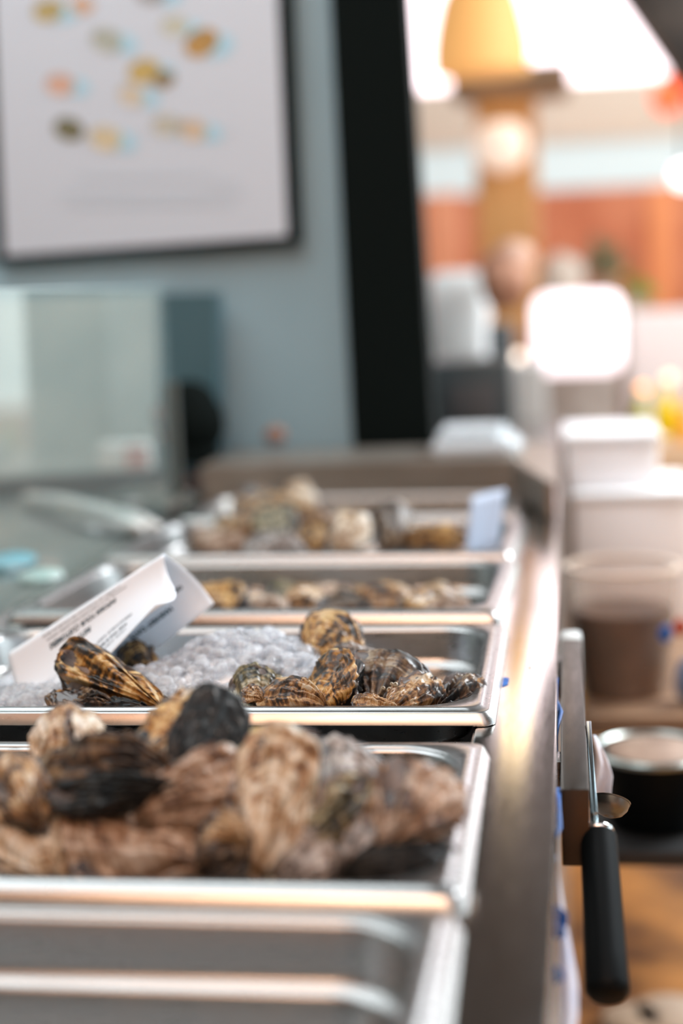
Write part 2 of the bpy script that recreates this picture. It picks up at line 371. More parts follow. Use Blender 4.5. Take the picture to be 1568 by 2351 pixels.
_b = SH['black'].node_tree.nodes['Principled BSDF']; _b.inputs['Coat Weight'].default_value = 0; _b.inputs['Specular IOR Level'].default_value = .3
def valve(name, L, W, H, seed, sgn, mt, parent, gap, bend, frill=1.0, nt_=84, ns=26, inner=NACRE):
    rnd = Vector((seed * 3.17, seed * 1.31, seed * .77))
    ln = 5 + (seed % 3)
    vs, at3 = [], []
    def outline(t):
        s = math.sin(t); q = abs(math.sin(t / 2))
        x = W / 2 * s * (q ** .55) * 1.12
        y = -L / 2 * math.cos(t)
        k = 1 + .26 * noise.noise(Vector((math.cos(t) * 1.2, math.sin(t) * 1.2, 0)) + rnd) + .09 * frill * noise.noise(Vector((math.cos(t) * 6, math.sin(t) * 6, sgn)) + rnd)
        return Vector((x * k + bend * L * (y / L) ** 2, y * (1 + (k - 1) * .6), 0))
    O = [outline(2 * math.pi * (j + .5) / nt_) for j in range(nt_)]
    Hp = Vector((bend * L * .25, -L / 2 * .98, 0))
    for i in range(ns + 1):
        s = (i / ns) ** .8 if i else .02
        for j in range(nt_):
            t = 2 * math.pi * (j + .5) / nt_
            p = Hp + (O[j] - Hp) * s
            side = abs(math.sin(t / 2)) ** .8
            d = (1 - s ** 1.25) ** .85 * side * (s / (s + .10)) * 1.75
            q = p * (1 / max(L, W))
            wob = 1.1 * noise.noise(Vector((math.cos(t) * 2, math.sin(t) * 2, s * 2)) + rnd)
            k = s * ln + wob; fr = k - math.floor(k)
            lam = fr ** 3
            z = H * d
            fold = abs(noise.noise(Vector((math.cos(t) * 1.9, math.sin(t) * 1.9, s * .7 + seed * .61)))) * 2.2 - .3
            z -= H * .40 * fold * min(1, d * 1.6 + .25) * frill
            z += H * .13 * noise.noise(q * 5.5 + rnd * 1.7) * min(1, d * 2 + .3)
            z += H * .15 * lam * frill * (.3 + s)
            z += H * .06 * noise.noise(q * 15 + rnd * 2) * frill
            rib = noise.noise(Vector((math.cos(t) * 4.5, math.sin(t) * 4.5, s * 1.2 + seed)))
            z += H * .10 * rib * s * frill
            warp = sgn * H * .45 * noise.noise(Vector((q.x * 2.2, q.y * 2.2, seed * .37)))
            out = (O[j] - Hp).normalized() * (L * .010 * frill * lam * (.3 + s)) if i < ns else Vector((0, 0, 0))
            p = p + out
            vs.append(Vector((p.x, p.y, warp + sgn * (max(z, -H * .25) + gap * (p.y + L / 2) / L + L * .006)))); at3 += [s, t / 6.2832, lam if i < ns else .9]
    fs = [(i * nt_ + j, i * nt_ + (j + 1) % nt_, (i + 1) * nt_ + (j + 1) % nt_, (i + 1) * nt_ + j) for i in range(ns) for j in range(nt_)]
    fs.append(tuple(range(nt_)))
    nouter = len(fs)
    # inner face
    base = ns * nt_
    for q, (sc_, dz) in enumerate(((.955, .0), (.80, .35), (.4, .5))):
        st = len(vs)
        for j in range(nt_):
            e = vs[base + j]; c0 = Vector((bend * L * .05, 0, 0))
            p = c0 + (Vector((e.x, e.y, 0)) - c0) * sc_
            qq = p / max(L, W); z = sgn * H * .45 * noise.noise(Vector((qq.x * 2.2, qq.y * 2.2, seed * .37))) + sgn * (gap * (p.y + L / 2) / L + L * .002 + dz * H * .5)
            vs.append(Vector((p.x, p.y, z))); at3 += [.9, j / nt_, 0]
        pb = base if q == 0 else st - nt_
        for j in range(nt_): fs.append((pb + j, pb + (j + 1) % nt_, st + (j + 1) % nt_, st + j))
    fs.append(tuple(st + j for j in range(nt_)))
    me = D.meshes.new(name); me.from_pydata([tuple(v) for v in vs], [], fs); me.update()
    a = me.attributes.new('shell', 'FLOAT_VECTOR', 'POINT'); a.data.foreach_set('vector', at3)
    me.materials.append(mt); me.materials.append(inner)
    me.polygons.foreach_set('material_index', [0] * nouter + [1] * (len(fs) - nouter))
    bm = bmesh.new(); bm.from_mesh(me); bmesh.ops.recalc_face_normals(bm, faces=bm.faces); bm.to_mesh(me); bm.free()
    me.polygons.foreach_set('use_smooth', [True] * len(me.polygons))
    o = D.objects.new(name, me); COL.objects.link(o); o.parent = parent
    return o
OYS = []
def oyster(hinge, bill, n, w, label, kind='ochre', kind2=None, seed=None, h=.13, h2=.20, gap=0.0, bend=.06, group=None, frill=1.0, lo=False, inner=NACRE):
    """hinge, bill = world points; n = direction the flat upper valve faces; w = width / length"""
    hinge, bill = Vector(hinge), Vector(bill)
    y = bill - hinge; hinge = hinge - y * .08; bill = bill + y * .04; w *= 1.16
    y = bill - hinge; L = y.length; y.normalize()
    n = Vector(n); z = (n - y * n.dot(y)).normalized(); x = y.cross(z)
    root = empty('oyster', (hinge + bill) / 2)
    R = Matrix((x, y, z)).transposed(); root.rotation_mode = 'QUATERNION'; root.rotation_quaternion = R.to_quaternion()
    tag(root, label, 'oyster', group)
    if seed is None: seed = len(OYS) + 1
    a, b = (44, 12) if lo else (96, 30)
    valve('upper_shell', L, L * w, L * h, seed, 1, SH[kind], root, L * gap, bend, frill, a, b, inner)
    valve('lower_shell', L, L * w * 1.03, L * h2, seed + 50, -1, SH[kind2 or kind], root, 0, bend, frill, a, b, inner)
    OYS.append(root); return root
P = at
up = Vector((0, 0, 1)); tocam = Vector((0, -1, .3))
G3 = None
# --- pan in focus
oyster(P(372, 1640, 1.300), P(140, 1520, 1.325), (.10, -.75, .35), .40, 'big amber and black oyster tilted up at the left against the ice', 'ochre', 'brown', 3, .16, .30, .10, .10, frill=1.3)
oyster(P(262, 1640, 1.276), P(116, 1600, 1.282), (0, -.5, .8), .46, 'small dark brown oyster lying under the big tilted amber one', 'dark', 'ochre', 5, .2, .25, 0, .05, frill=1.4)
oyster(P(345, 1655, 1.268), P(205, 1622, 1.272), (0, -.4, .8), .42, 'blackish oyster just inside the front rim below the big tilted one', 'black', 'dark', 6, .2, .25)
oyster(P(355, 1560, 1.435), P(282, 1492, 1.44), (-.1, -.9, .3), .75, 'small yellow-brown oyster in front of the tag\'s shaded half', 'ochre', 'olive', 8, .16, .25, frill=1.4)
oyster(P(615, 1665, 1.283), P(558, 1540, 1.318), (-.15, -.8, .5), .70, 'grey-green striped oyster breaking out at the right foot of the ice', 'olive', 'grey', 11, .20, .28, 0, .08, frill=.9)
oyster(P(745, 1640, 1.272), P(602, 1590, 1.288), (.05, -.55, .9), .62, 'amber-brown domed oyster by the front rim right of the ice heap', 'brown', 'ochre', 13, .26, .25, 0, .06, frill=.8)
oyster(P(755, 1665, 1.290), P(780, 1512, 1.335), (-.55, -.7, .35), .80, 'black-striped golden oyster with dark gaping side, centre of the pan', 'ochre', 'black', 17, .22, .30, .12, .06, frill=.9)
oyster(P(865, 1650, 1.310), P(925, 1512, 1.345), (-.05, -.80, .45), 1.0, 'broad dark oyster carrying a few small barnacles', 'dark', 'black', 19, .24, .25, .05, .04, frill=.9)
oyster(P(715, 1520, 1.44), P(795, 1418, 1.475), (-.15, -.9, .2), .80, 'mottled olive-brown oyster standing upright behind the ice', 'ochre', 'dark', 23, .16, .2, frill=1.0)
oyster(P(895, 1540, 1.385), P(765, 1500, 1.41), (.05, -.5, .9), .55, 'grey-brown oyster lying behind the golden one', 'grey', 'brown', 29, .22, .25)
oyster(P(815, 1572, 1.375), P(840, 1500, 1.40), (0, -.8, .5), .75, 'small pale grey oyster wedged behind the broad dark one', 'grey', 'grey', 30, .2, .2)
oyster(P(905, 1645, 1.270), P(812, 1602, 1.278), (0, -.4, .9), .55, 'narrow ridged brown oyster at the front rim, third from right', 'brown', 'ochre', 31, .26, .25, frill=1.1)
oyster(P(885, 1655, 1.278), P(1008, 1568, 1.312), (.1, -.7, .6), .62, 'fan-ridged brown oyster with diagonal bands at the front rim', 'brown', 'grey', 37, .22, .25, 0, .1, frill=1.2)
oyster(P(1070, 1590, 1.41), P(985, 1572, 1.42), (0, -.4, .9), .6, 'blurred tan oyster low between the fan-ridged and rightmost ones', 'rose', 'rose', 41, .2, .2)
oyster(P(1000, 1655, 1.295), P(1094, 1562, 1.335), (-.1, -.75, .5), .52, 'dark rough oyster leaning into the right corner of the pan', 'dark', 'brown', 43, .24, .25, 0, -.06, frill=1.3)
oyster(P(600, 1610, 1.279), P(560, 1580, 1.285), (0, -.6, .7), .8, 'tiny brown shell tip poking from the ice beside the grey-green oyster', 'brown', 'dark', 47, .2, .2)
oyster(P(500, 1665, 1.276), P(452, 1604, 1.29), (.1, -.7, .6), .8, 'brown oyster half buried in ice behind the black upright shell', 'dark', 'brown', 48, .2, .2)
# barnacles on the broad dark oyster
BARN = mat('barnacle', (.42, .38, .30), .5)
for q, (px, py, r) in enumerate(((894, 1584, .0026), (908, 1572, .0024), (880, 1580, .0018), (912, 1590, .0024), (899, 1570, .0016))):
    p = P(px, py, 1.298)
    o = lathe('barnacle', [(r, 0), (r * .8, r * .5), (r * .55, r * .75), (r * .42, r * .6), (r * .3, 0)], BARN, OYS[7], None, 14)
    o.matrix_parent_inverse = Matrix.Identity(4)
    R = OYS[7].rotation_quaternion
    o.location = R.inverted() @ (p - OYS[7].location)
    o.rotation_mode = 'QUATERNION'; o.rotation_quaternion = R.inverted() @ Vector((0, 0, 1)).rotation_difference(Vector((0, -.85, .5)).normalized())

# --- near, blurred pan
oyster(P(150, 1790, 1.02), P(140, 1625, 1.045), (.1, -.9, .2), .72, 'cream and amber oyster standing at the back left of the near pile', 'cream', 'cream', 61, .16, .2, .03, .08)
oyster(P(235, 1790, 1.00), P(195, 1640, 1.05), (.8, -.6, .2), .45, 'pinkish shell leaning against the cream standing oyster', 'cream', 'rose', 62, .18, .2)
oyster(P(330, 1800, 1.00), P(460, 1590, 1.05), (-.5, -.8, .3), .58, 'orange and cream oyster leaning on the black upright shell', 'ochre', 'cream', 63, .22, .22, 0, .12)
oyster(P(300, 1800, .985), P(345, 1685, 1.01), (-.2, -.8, .5), .8, 'dark brown knobbly oyster below the orange leaning one', 'dark', 'brown', 64, .24, .24)
oyster(P(425, 1800, .975), P(520, 1588, 1.03), (.25, -.9, .1), .54, 'big black shell standing upright in the near pile', 'black', 'black', 65, .08, .12, 0, -.05, frill=.8)
oyster(P(600, 1790, 1.00), P(625, 1680, 1.05), (0, -.8, .4), .85, 'amber oyster behind the tall cream one', 'ochre', 'ochre', 66, .2, .2)
oyster(P(595, 1995, .91), P(662, 1675, .96), (.05, -.95, .25), .56, 'tall cream and tan oyster upright in the middle of the near pile', 'cream', 'ochre', 67, .18, .22, 0, .05)
oyster(P(760, 1900, .955), P(765, 1700, 1.00), (.1, -.85, .35), .78, 'round grey-lilac oyster right of the tall cream one', 'grey', 'brown', 68, .2, .2)
oyster(P(400, 1830, .955), P(20, 1800, .985), (.02, -.35, .95), .42, 'long dark brown oyster lying across the left of the near pile', 'dark', 'olive', 69, .22, .25, 0, .1)
oyster(P(420, 1810, .935), P(130, 1830, .945), (.0, -.8, .5), .27, 'black gaping oyster under the black upright shell', 'black', 'brown', 70, .14, .22, .08, -.1)
oyster(P(130, 2015, .925), P(20, 1850, .95), (-.05, -.8, .5), .80, 'beige oyster cut by the left edge of the near pile', 'cream', 'rose', 71, .2, .25)
oyster(P(490, 2010, .918), P(165, 1905, .94), (.05, -.65, .7), .52, 'large sand-coloured oyster at the front left of the near pile', 'rose', 'brown', 72, .20, .22)
oyster(P(330, 1890, .93), P(590, 1775, .95), (.0, -.7, .65), .58, 'pinkish-tan oyster behind the large sand-coloured one', 'rose', 'brown', 73, .22, .25, frill=1.2)
oyster(P(470, 2000, .90), P(560, 1880, .915), (0, -.7, .6), .8, 'dark brown oyster between the sand-coloured and tall cream ones', 'dark', 'brown', 74, .2, .25)
oyster(P(700, 1950, .925), P(870, 1800, .955), (.1, -.75, .5), .62, 'olive-brown oyster right of the tall cream one, lower', 'olive', 'brown', 75, .22, .25)
oyster(P(775, 2005, .91), P(915, 1885, .94), (.05, -.85, .4), .62, 'grey-spotted oyster with a dark mouth near the front rim', 'grey', 'black', 76, .18, .25, .08)
oyster(P(880, 1945, .915), P(1010, 1770, .955), (.1, -.85, .4), .74, 'reddish-brown craggy oyster at the right end of the near pile', 'rose', 'brown', 77, .24, .25, 0, .1, frill=1.6)
oyster(P(985, 1850, .985), P(1030, 1765, 1.0), (.3, -.7, .4), .7, 'dark knob-like oyster tip at the far right of the near pile', 'dark', 'grey', 78, .3, .25, frill=1.8)
oyster(P(650, 2035, .905), P(740, 1910, .92), (0, -.8, .5), .85, 'grey oyster at the foot of the tall cream one', 'grey', 'grey', 79, .22, .2)
oyster(P(800, 2010, .90), P(1040, 1945, .925), (0, -.5, .7), .42, 'black shell lying under the reddish craggy oyster', 'black', 'black', 80, .2, .25)
oyster(P(560, 1930, .90), P(480, 1880, .92), (0, -.7, .6), .7, 'small brown oyster in the dark gap left of the tall cream one', 'brown', 'dark', 81, .2, .25)
oyster(P(90, 1900, .93), P(0, 1760, .97), (0, -.7, .6), .6, 'brown oyster at the left edge under the long dark one', 'brown', 'dark', 82, .2, .25)
# hidden filling of the pile
for i in range(12):
    x = -.56 + .085 * (i % 6) + random.uniform(-.01, .01); y = .93 + .085 * (i // 6) + random.uniform(-.01, .01); a = random.uniform(0, 6.28)
    dx, dy = .042 * math.cos(a), .042 * math.sin(a)
    oyster((x - dx, y - dy, .838), (x + dx, y + dy, .846), (random.uniform(-.2, .2), random.uniform(-.2, .2), 1), .62, 'brown oyster low in the near pan, mostly hidden beneath the pile',
           random.choice(['dark', 'brown', 'olive']), None, 90 + i, .2, .26, group='hidden oysters under the near pile', lo=True)
# --- pan behind the tag: low oysters
for i, (px, py, Y, a, k, lab) in enumerate((
    (500, 1375, 1.80, .3, 'ochre', 'amber oyster low beside the tag\'s upper corner'),
    (620, 1392, 1.76, 2.0, 'rose', 'tan oyster low in the shallow pan, first right of the amber one'),
    (700, 1375, 1.82, .9, 'brown', 'brown oyster low at the middle of the shallow pan'),
    (790, 1392, 1.76, 2.6, 'dark', 'dark oyster low at the middle of the shallow pan'),
    (870, 1376, 1.83, .2, 'brown', 'brown oyster low in the shallow pan, right of the dark one'),
    (960, 1390, 1.78, 1.2, 'ochre', 'ochre oyster low near the right of the shallow pan'),
    (1030, 1398, 1.76, 2.2, 'rose', 'rightmost pinkish oyster low in the shallow pan'),
    (560, 1378, 1.85, 1.1, 'brown', 'brown oyster low in the shallow pan between the amber and tan ones'),
    (655, 1372, 1.87, 2.9, 'olive', 'olive oyster low at the back of the shallow pan, left of centre'),
    (745, 1370, 1.88, .4, 'rose', 'pinkish oyster low at the back middle of the shallow pan'),
    (830, 1371, 1.88, 1.5, 'ochre', 'amber oyster low at the back of the shallow pan, right of centre'),
    (915, 1372, 1.87, 2.4, 'dark', 'dark oyster low at the back of the shallow pan beside the ochre one'),
    (995, 1374, 1.86, .7, 'brown', 'brown oyster low at the back right of the shallow pan'))):
    c = P(px, py, Y); d = Vector((math.cos(a), math.sin(a) * .8, .1)) * .036
    oyster(c - d, c + d, (.1, -.4, 1), .66, lab, k, None, 110 + i, .2, .28, lo=True)
# --- oysters of the pan with the card
for (h, b, n, w, k, lab, s) in (
    (P(560, 1262, 2.10), P(440, 1240, 2.12), (0, -.5, 1), .6, 'rose', 'blurred tan oyster at the left of the card pan', 130),
    (P(620, 1240, 2.16), P(500, 1205, 2.2), (0, -.5, 1), .6, 'brown', 'blurred brown oyster behind the tan one in the card pan', 131),
    (P(690, 1262, 2.08), P(560, 1252, 2.09), (0, -.4, 1), .6, 'grey', 'blurred grey-green oyster at the front of the card pan', 132),
    (P(640, 1252, 2.13), P(625, 1165, 2.17), (0, -.9, .4), .85, 'olive', 'blurred olive oyster upright left of centre in the card pan', 133),
    (P(740, 1225, 2.2), P(590, 1162, 2.25), (0, -.5, .9), .6, 'brown', 'blurred dark brown oyster atop the pile in the card pan', 134),
    (P(735, 1268, 2.09), P(690, 1218, 2.12), (0, -.8, .5), .9, 'ochre', 'small blurred yellow oyster front centre of the card pan', 135),
    (P(780, 1272, 2.09), P(822, 1178, 2.13), (-.1, -.9, .4), .8, 'cream', 'blurred cream and amber oyster beside the upright dark one', 136),
    (P(895, 1275, 2.11), P(900, 1155, 2.16), (.3, -.9, .3), .62, 'dark', 'blurred dark oyster standing upright in the card pan', 137),
    (P(930, 1245, 2.10), P(1070, 1232, 2.12), (0, -.6, .9), .45, 'ochre', 'blurred amber oyster lying left of the pale blue card', 138),
    (P(770, 1215, 2.25), P(690, 1180, 2.27), (0, -.5, .9), .7, 'rose', 'blurred pinkish oyster at the back of the card pan', 139),
    (P(720, 1165, 2.47), P(660, 1118, 2.48), (0, -.8, .6), .8, 'cream', 'pale oyster tip rising from the farthest pan', 140),
    (P(640, 1175, 2.46), P(540, 1150, 2.47), (0, -.8, .6), .8, 'brown', 'brown oyster low in the farthest pan', 141)):
    oyster(h, b, n, w, lab, k, None, s, .2, .28, lo=True)

# ------------------------------------------------------------------ ice
def ice_material():
    m = D.materials.new('ice'); m.use_nodes = True; N, L, b = nt(m)
    b.inputs['Base Color'].default_value = (.97, .985, 1, 1); b.inputs['Roughness'].default_value = .04
    b.inputs['IOR'].default_value = 1.31; b.inputs['Transmission Weight'].default_value = 1
    df = N.new('ShaderNodeBsdfPrincipled'); df.inputs['Base Color'].default_value = (.93, .95, .98, 1); df.inputs['Roughness'].default_value = .1
    df.inputs['Subsurface Weight'].default_value = 0
    tcn = N.new('ShaderNodeTexCoord'); ns_ = N.new('ShaderNodeTexNoise'); ns_.inputs['Scale'].default_value = 90; L.new(tcn.outputs['Object'], ns_.inputs['Vector'])
    mr = N.new('ShaderNodeMapRange'); mr.inputs['From Min'].default_value = .35; mr.inputs['From Max'].default_value = .7; mr.inputs['To Min'].default_value = .14; mr.inputs['To Max'].default_value = .62
    L.new(ns_.outputs['Fac'], mr.inputs['Value'])
    trn = N.new('ShaderNodeBsdfTransparent'); trn.inputs[0].default_value = (.985, .99, 1, 1)
    tl = N.new('ShaderNodeBsdfTranslucent'); tl.inputs[0].default_value = (.93, .96, 1, 1)
    ad = N.new('ShaderNodeMixShader'); ad.inputs[0].default_value = .5; L.new(df.outputs[0], ad.inputs[1]); L.new(tl.outputs[0], ad.inputs[2])
    cl = N.new('ShaderNodeMixShader'); cl.inputs[0].default_value = .42; L.new(b.outputs[0], cl.inputs[1]); L.new(trn.outputs[0], cl.inputs[2])
    mx = N.new('ShaderNodeMixShader'); L.new(mr.outputs[0], mx.inputs[0]); L.new(cl.outputs[0], mx.inputs[1]); L.new(ad.outputs[0], mx.inputs[2])
    L.new(mx.outputs[0], N['Material Output'].inputs['Surface']); return m
ICE = ice_material()
ICEC = mat('packed_ice', (.93, .95, .97), .25, 0, IOR=1.31)
def gauss(x, y, cx, cy, sx, sy): return math.exp(-((x - cx) / sx) ** 2 - ((y - cy) / sy) ** 2)
pc = P(560, 1450, 1.42)
def ice_h(x, y):
    a = P(575, 1474, 1.43); b = P(90, 1600, 1.34)
    h = .865 - .06 * max(0, (x + .24) / .12)
    h += (a.z - .862) * math.exp(-(abs((x - a.x) / .085)) ** 2.6 - (abs((y - a.y) / .085)) ** 2.4)
    h += .016 * gauss(x, y, a.x - .10, 1.36, .09, .07)
    h += .022 * gauss(x, y, b.x, 1.33, .12, .10)
    h += .006 * noise.noise(Vector((x * 22, y * 22, 0)))
    return h
def ice_heap(name, x0, x1, y0, y1, hf, nb, r0, r1, label, seed):
    rng = random.Random(seed)
    # packed core
    nx, ny = 60, 34; vs, fs, mi = [], [], []
    for j in range(ny):
        for i in range(nx):
            x = x0 + (x1 - x0) * i / (nx - 1); y = y0 + (y1 - y0) * j / (ny - 1); vs.append((x, y, max(.803, hf(x, y) - .007)))
    for j in range(ny - 1):
        for i in range(nx - 1): fs.append((j * nx + i, j * nx + i + 1, (j + 1) * nx + i + 1, (j + 1) * nx + i))
    ncore = len(fs)
    protos = []
    for q in range(10):
        bm = bmesh.new(); bmesh.ops.create_icosphere(bm, subdivisions=3 if nb < 2500 else 2, radius=1)
        for v in bm.verts:
            v.co *= 1 + .25 * noise.noise(v.co * 1.0 + Vector((q * 5, seed, 0))) + .03 * noise.noise(v.co * 2 + Vector((q * 5, seed, 0)))
        protos.append((np.array([v.co[:] for v in bm.verts]), [[v.index for v in f.verts] for f in bm.faces])); bm.free()
    V = [np.array(vs)]; off = len(vs); cnt_ = 0
    while cnt_ < nb:
        x = rng.uniform(x0 + .006, x1 - .006); y = rng.uniform(y0 + .006, y1 - .006)
        z = hf(x, y)
        if z < .82: continue
        cnt_ += 1
        pv, pf = protos[rng.randrange(10)]
        r = rng.uniform(r0, r1) * (1.25 if rng.random() < .12 else 1); s = np.array([r * rng.uniform(.8, 1.35), r * rng.uniform(.8, 1.2), r * rng.uniform(.7, 1.0)])
        a = rng.uniform(0, 6.28); c_, s_ = math.cos(a), math.sin(a); b = rng.uniform(-.6, .6); cb, sb = math.cos(b), math.sin(b)
        R = np.array([[c_, -s_, 0], [s_, c_, 0], [0, 0, 1]]) @ np.array([[1, 0, 0], [0, cb, -sb], [0, sb, cb]])
        V.append((pv * s) @ R.T + np.array([x, y, z + rng.uniform(-.004, .0015)]))
        fs += [[k + off for k in f] for f in pf]; off += len(pv)
    V = np.concatenate(V)
    me = D.meshes.new(name); me.from_pydata(V.tolist(), [], fs); me.update()
    me.materials.append(ICE); me.materials.append(ICEC)
    me.polygons.foreach_set('material_index', [1] * ncore + [0] * (len(fs) - ncore))
    me.polygons.foreach_set('use_smooth', [True] * len(fs))
    o = D.objects.new(name, me); COL.objects.link(o)
    tag(o, label, 'ice', None, 'stuff')
    return o
ice_heap('crushed_ice', -.594, -.205, 1.285, 1.545, ice_h, 1900, .0046, .0070, 'glistening heap of clear crushed ice in the in-focus pan', 3)

# ------------------------------------------------------------------ folded tag
def lerp(a, b, t): return a + (b - a) * t
def interp(tab, v):
    for (v0, a), (v1, b) in zip(tab, tab[1:]):
        if v <= v1: return lerp(a, b, (v - v0) / (v1 - v0))
    return tab[-1][1]
BUL = [(0, 0), (.15, 4), (.3, 12), (.45, 22), (.6, 34), (.72, 41), (.82, 43), (.90, 38), (.96, 22), (1, 0)]
def Sf(u, v):     # near half of the tag: u along the fold, v from the fold to the free edge
    px = lerp(lerp(16, 377, u), lerp(70, 357, u), v) + interp(BUL, v) * max(0, u) ** 9
    py = lerp(lerp(1502, 1272, u), lerp(1700, 1389, u), v) + (6 * math.sin(v * 3.14) * u ** 6)
    Y = lerp(lerp(1.385, 1.43, u), lerp(1.325, 1.375, u), v) + .012 * math.sin(math.pi * v)
    return at(px, py, Y)
def Sb(u, v):     # far half
    px = lerp(lerp(16, 377, u), lerp(170, 492, u), v) + 8 * math.sin(math.pi * v) * u
    py = lerp(lerp(1502, 1272, u), lerp(1640, 1386, u), v) - 6 * math.sin(math.pi * v) * u
    Y = lerp(lerp(1.385, 1.43, u), lerp(1.42, 1.47, u), v) + .016 * math.sin(math.pi * v) ** .8
    return at(px, py, Y)
rows = []
nu = 30
for k in range(20, 0, -1): rows.append([Sf(i / nu, k / 20) for i in range(nu + 1)])
rows.append([Sf(i / nu, 0) + Vector((0, .001, .0006)) for i in range(nu + 1)])
for k in range(1, 17): rows.append([Sb(i / nu, k / 16) for i in range(nu + 1)])
PAP = mat('tag_paper', (.76, .84, .93), .55)
tagroot = sheet('paper_tag', rows, PAP, None, .0003)
tag(tagroot, 'folded white shellfish tag with upside-down print, stuck in the ice', 'tag')
def text_on(lines, S, name, eps, flip=1):
    vs, fs = [], []
    for (txt, u_c, v_base, hgt, uw, bold, squeeze) in lines:
        cu = D.curves.new('t', 'FONT'); cu.body = txt; cu.size = 1; cu.align_x = 'CENTER'; cu.offset = .045 if bold else .01; cu.resolution_u = 2
        to = D.objects.new('t', cu); COL.objects.link(to)
        dg = bpy.context.evaluated_depsgraph_get(); me = D.meshes.new_from_object(to.evaluated_get(dg))
        xs = [v.co.x for v in me.vertices]; w = max(xs) - min(xs)
        off = len(vs)
        for v in me.vertices:
            u = u_c - v.co.x / w * uw; vv = v_base + v.co.y * hgt
            p = S(u, vv); p2 = S(u + .01, vv); p3 = S(u, vv + .01); nn = (p2 - p).cross(p3 - p).normalized()
            if nn.dot(CAM - p) < 0: nn = -nn
            vs.append(p + nn * eps)
        fs += [[k + off for k in f.vertices] for f in me.polygons]
        D.objects.remove(to); D.curves.remove(cu)
    o = mesh(name, vs, fs, INK, None, None, False)
    o.parent = tagroot; o.location = -tagroot.location
    return o
text_on([
    ('or shellfish may increase your risk of foodborne illness', .47, .055, .045, .50, False, 1),
    ('Consuming raw or undercooked meats, poultry, seafood,', .50, .125, .045, .52, False, 1),
    ('INFORM YOUR CUSTOMERS', .47, .20, .10, .44, True, 1),
    ('RETAILERS,', .415, .345, .10, .20, True, 1),
    ('________________________', .30, .615, .04, .42, False, 1),
    ('PERISHABLE: KEEP REFRIGERATED', .56, .64, .055, .46, False, 1),
    ('THIS TAG IS REQUIRED TO BE ATTACHED', .50, .735, .055, .52, True, 1),
    ('UNTIL CONTAINER IS EMPTY OR IS RETAGGED', .47, .815, .050, .56, False, 1)], Sf, 'printed_text', .0004)
text_on([
    ('ORIGINAL SHIPPER: OYSTERS', .70, .50, .075, .44, True, 1),
    ('HARVEST DATE', .66, .66, .085, .28, True, 1)], Sb, 'printed_text', .0006)

# pale blue card in the far pan
q = [at(1072, 1150, 2.10), at(1140, 1128, 2.16), at(1168, 1170, 2.16), at(1150, 1290, 2.10), at(1068, 1282, 2.06)]
rows = [[lerp(at(1082, 1142, 2.10), at(1066, 1285, 2.07), v) * (1 - u) + lerp(at(1160, 1122, 2.17), at(1140, 1290, 2.13), v) * u + Vector((0, .01 * math.sin(u * 3.1), 0)) for u in [k / 8 for k in range(9)]] for v in [k / 8 for k in range(9)]]
tag(sheet('paper_card', rows, mat('blue_card', (.40, .48, .62), .6), None, .0006), 'pale blue card standing at the right end of a far oyster pan', 'card')

# ------------------------------------------------------------------ left: glass guard, counter behind it, boards
def glass_material():
    m = D.materials.new('guard_glass'); m.use_nodes = True; N = m.node_tree.nodes; L = m.node_tree.links
    N.remove(N['Principled BSDF'])
    tr = N.new('ShaderNodeBsdfTransparent'); tr.inputs[0].default_value = (.93, .98, .97, 1)
    gl = N.new('ShaderNodeBsdfGlossy'); gl.inputs['Roughness'].default_value = .03
    df = N.new('ShaderNodeBsdfDiffuse'); df.inputs[0].default_value = (.55, .66, .66, 1)
    fr = N.new('ShaderNodeFresnel'); fr.inputs[0].default_value = 1.38
    m1 = N.new('ShaderNodeMixShader'); m1.inputs[0].default_value = .07; L.new(tr.outputs[0], m1.inputs[1]); L.new(df.outputs[0], m1.inputs[2])
    geo = N.new('ShaderNodeNewGeometry'); inv = N.new('ShaderNodeMath'); inv.operation = 'SUBTRACT'; inv.inputs[0].default_value = 1; L.new(geo.outputs['Backfacing'], inv.inputs[1])
    mu = N.new('ShaderNodeMath'); mu.operation = 'MULTIPLY'; L.new(inv.outputs[0], mu.inputs[0]); L.new(fr.outputs[0], mu.inputs[1])
    m2 = N.new('ShaderNodeMixShader'); L.new(mu.outputs[0], m2.inputs[0]); L.new(m1.outputs[0], m2.inputs[1]); L.new(gl.outputs[0], m2.inputs[2])
    L.new(m2.outputs[0], N['Material Output'].inputs['Surface']); return m
GL = glass_material()
gx = -.675
gtop = at(300, 664, 2.4).z
gl = empty('glass_guard', (gx, 1.9, .888)); tag(gl, 'upright glass sneeze guard along the left side of the pans', 'glass screen')
rel(box('pane', (gx - .003, .3, .889), (gx + .003, 2.56, gtop), GL, None, 0), gl)
rel(box('polished_edge', (gx - .0032, .3, gtop), (gx + .0032, 2.56, gtop + .003), mat('glass_edge', (.75, .9, .9), .12, 0, Coat_Weight=1.0), None, .001), gl)
rel(box('post', (gx - .012, 2.56, .889), (gx + .012, 2.584, gtop - .16), mat('guard_post', (.10, .11, .10), .4, .6), None, .002), gl)

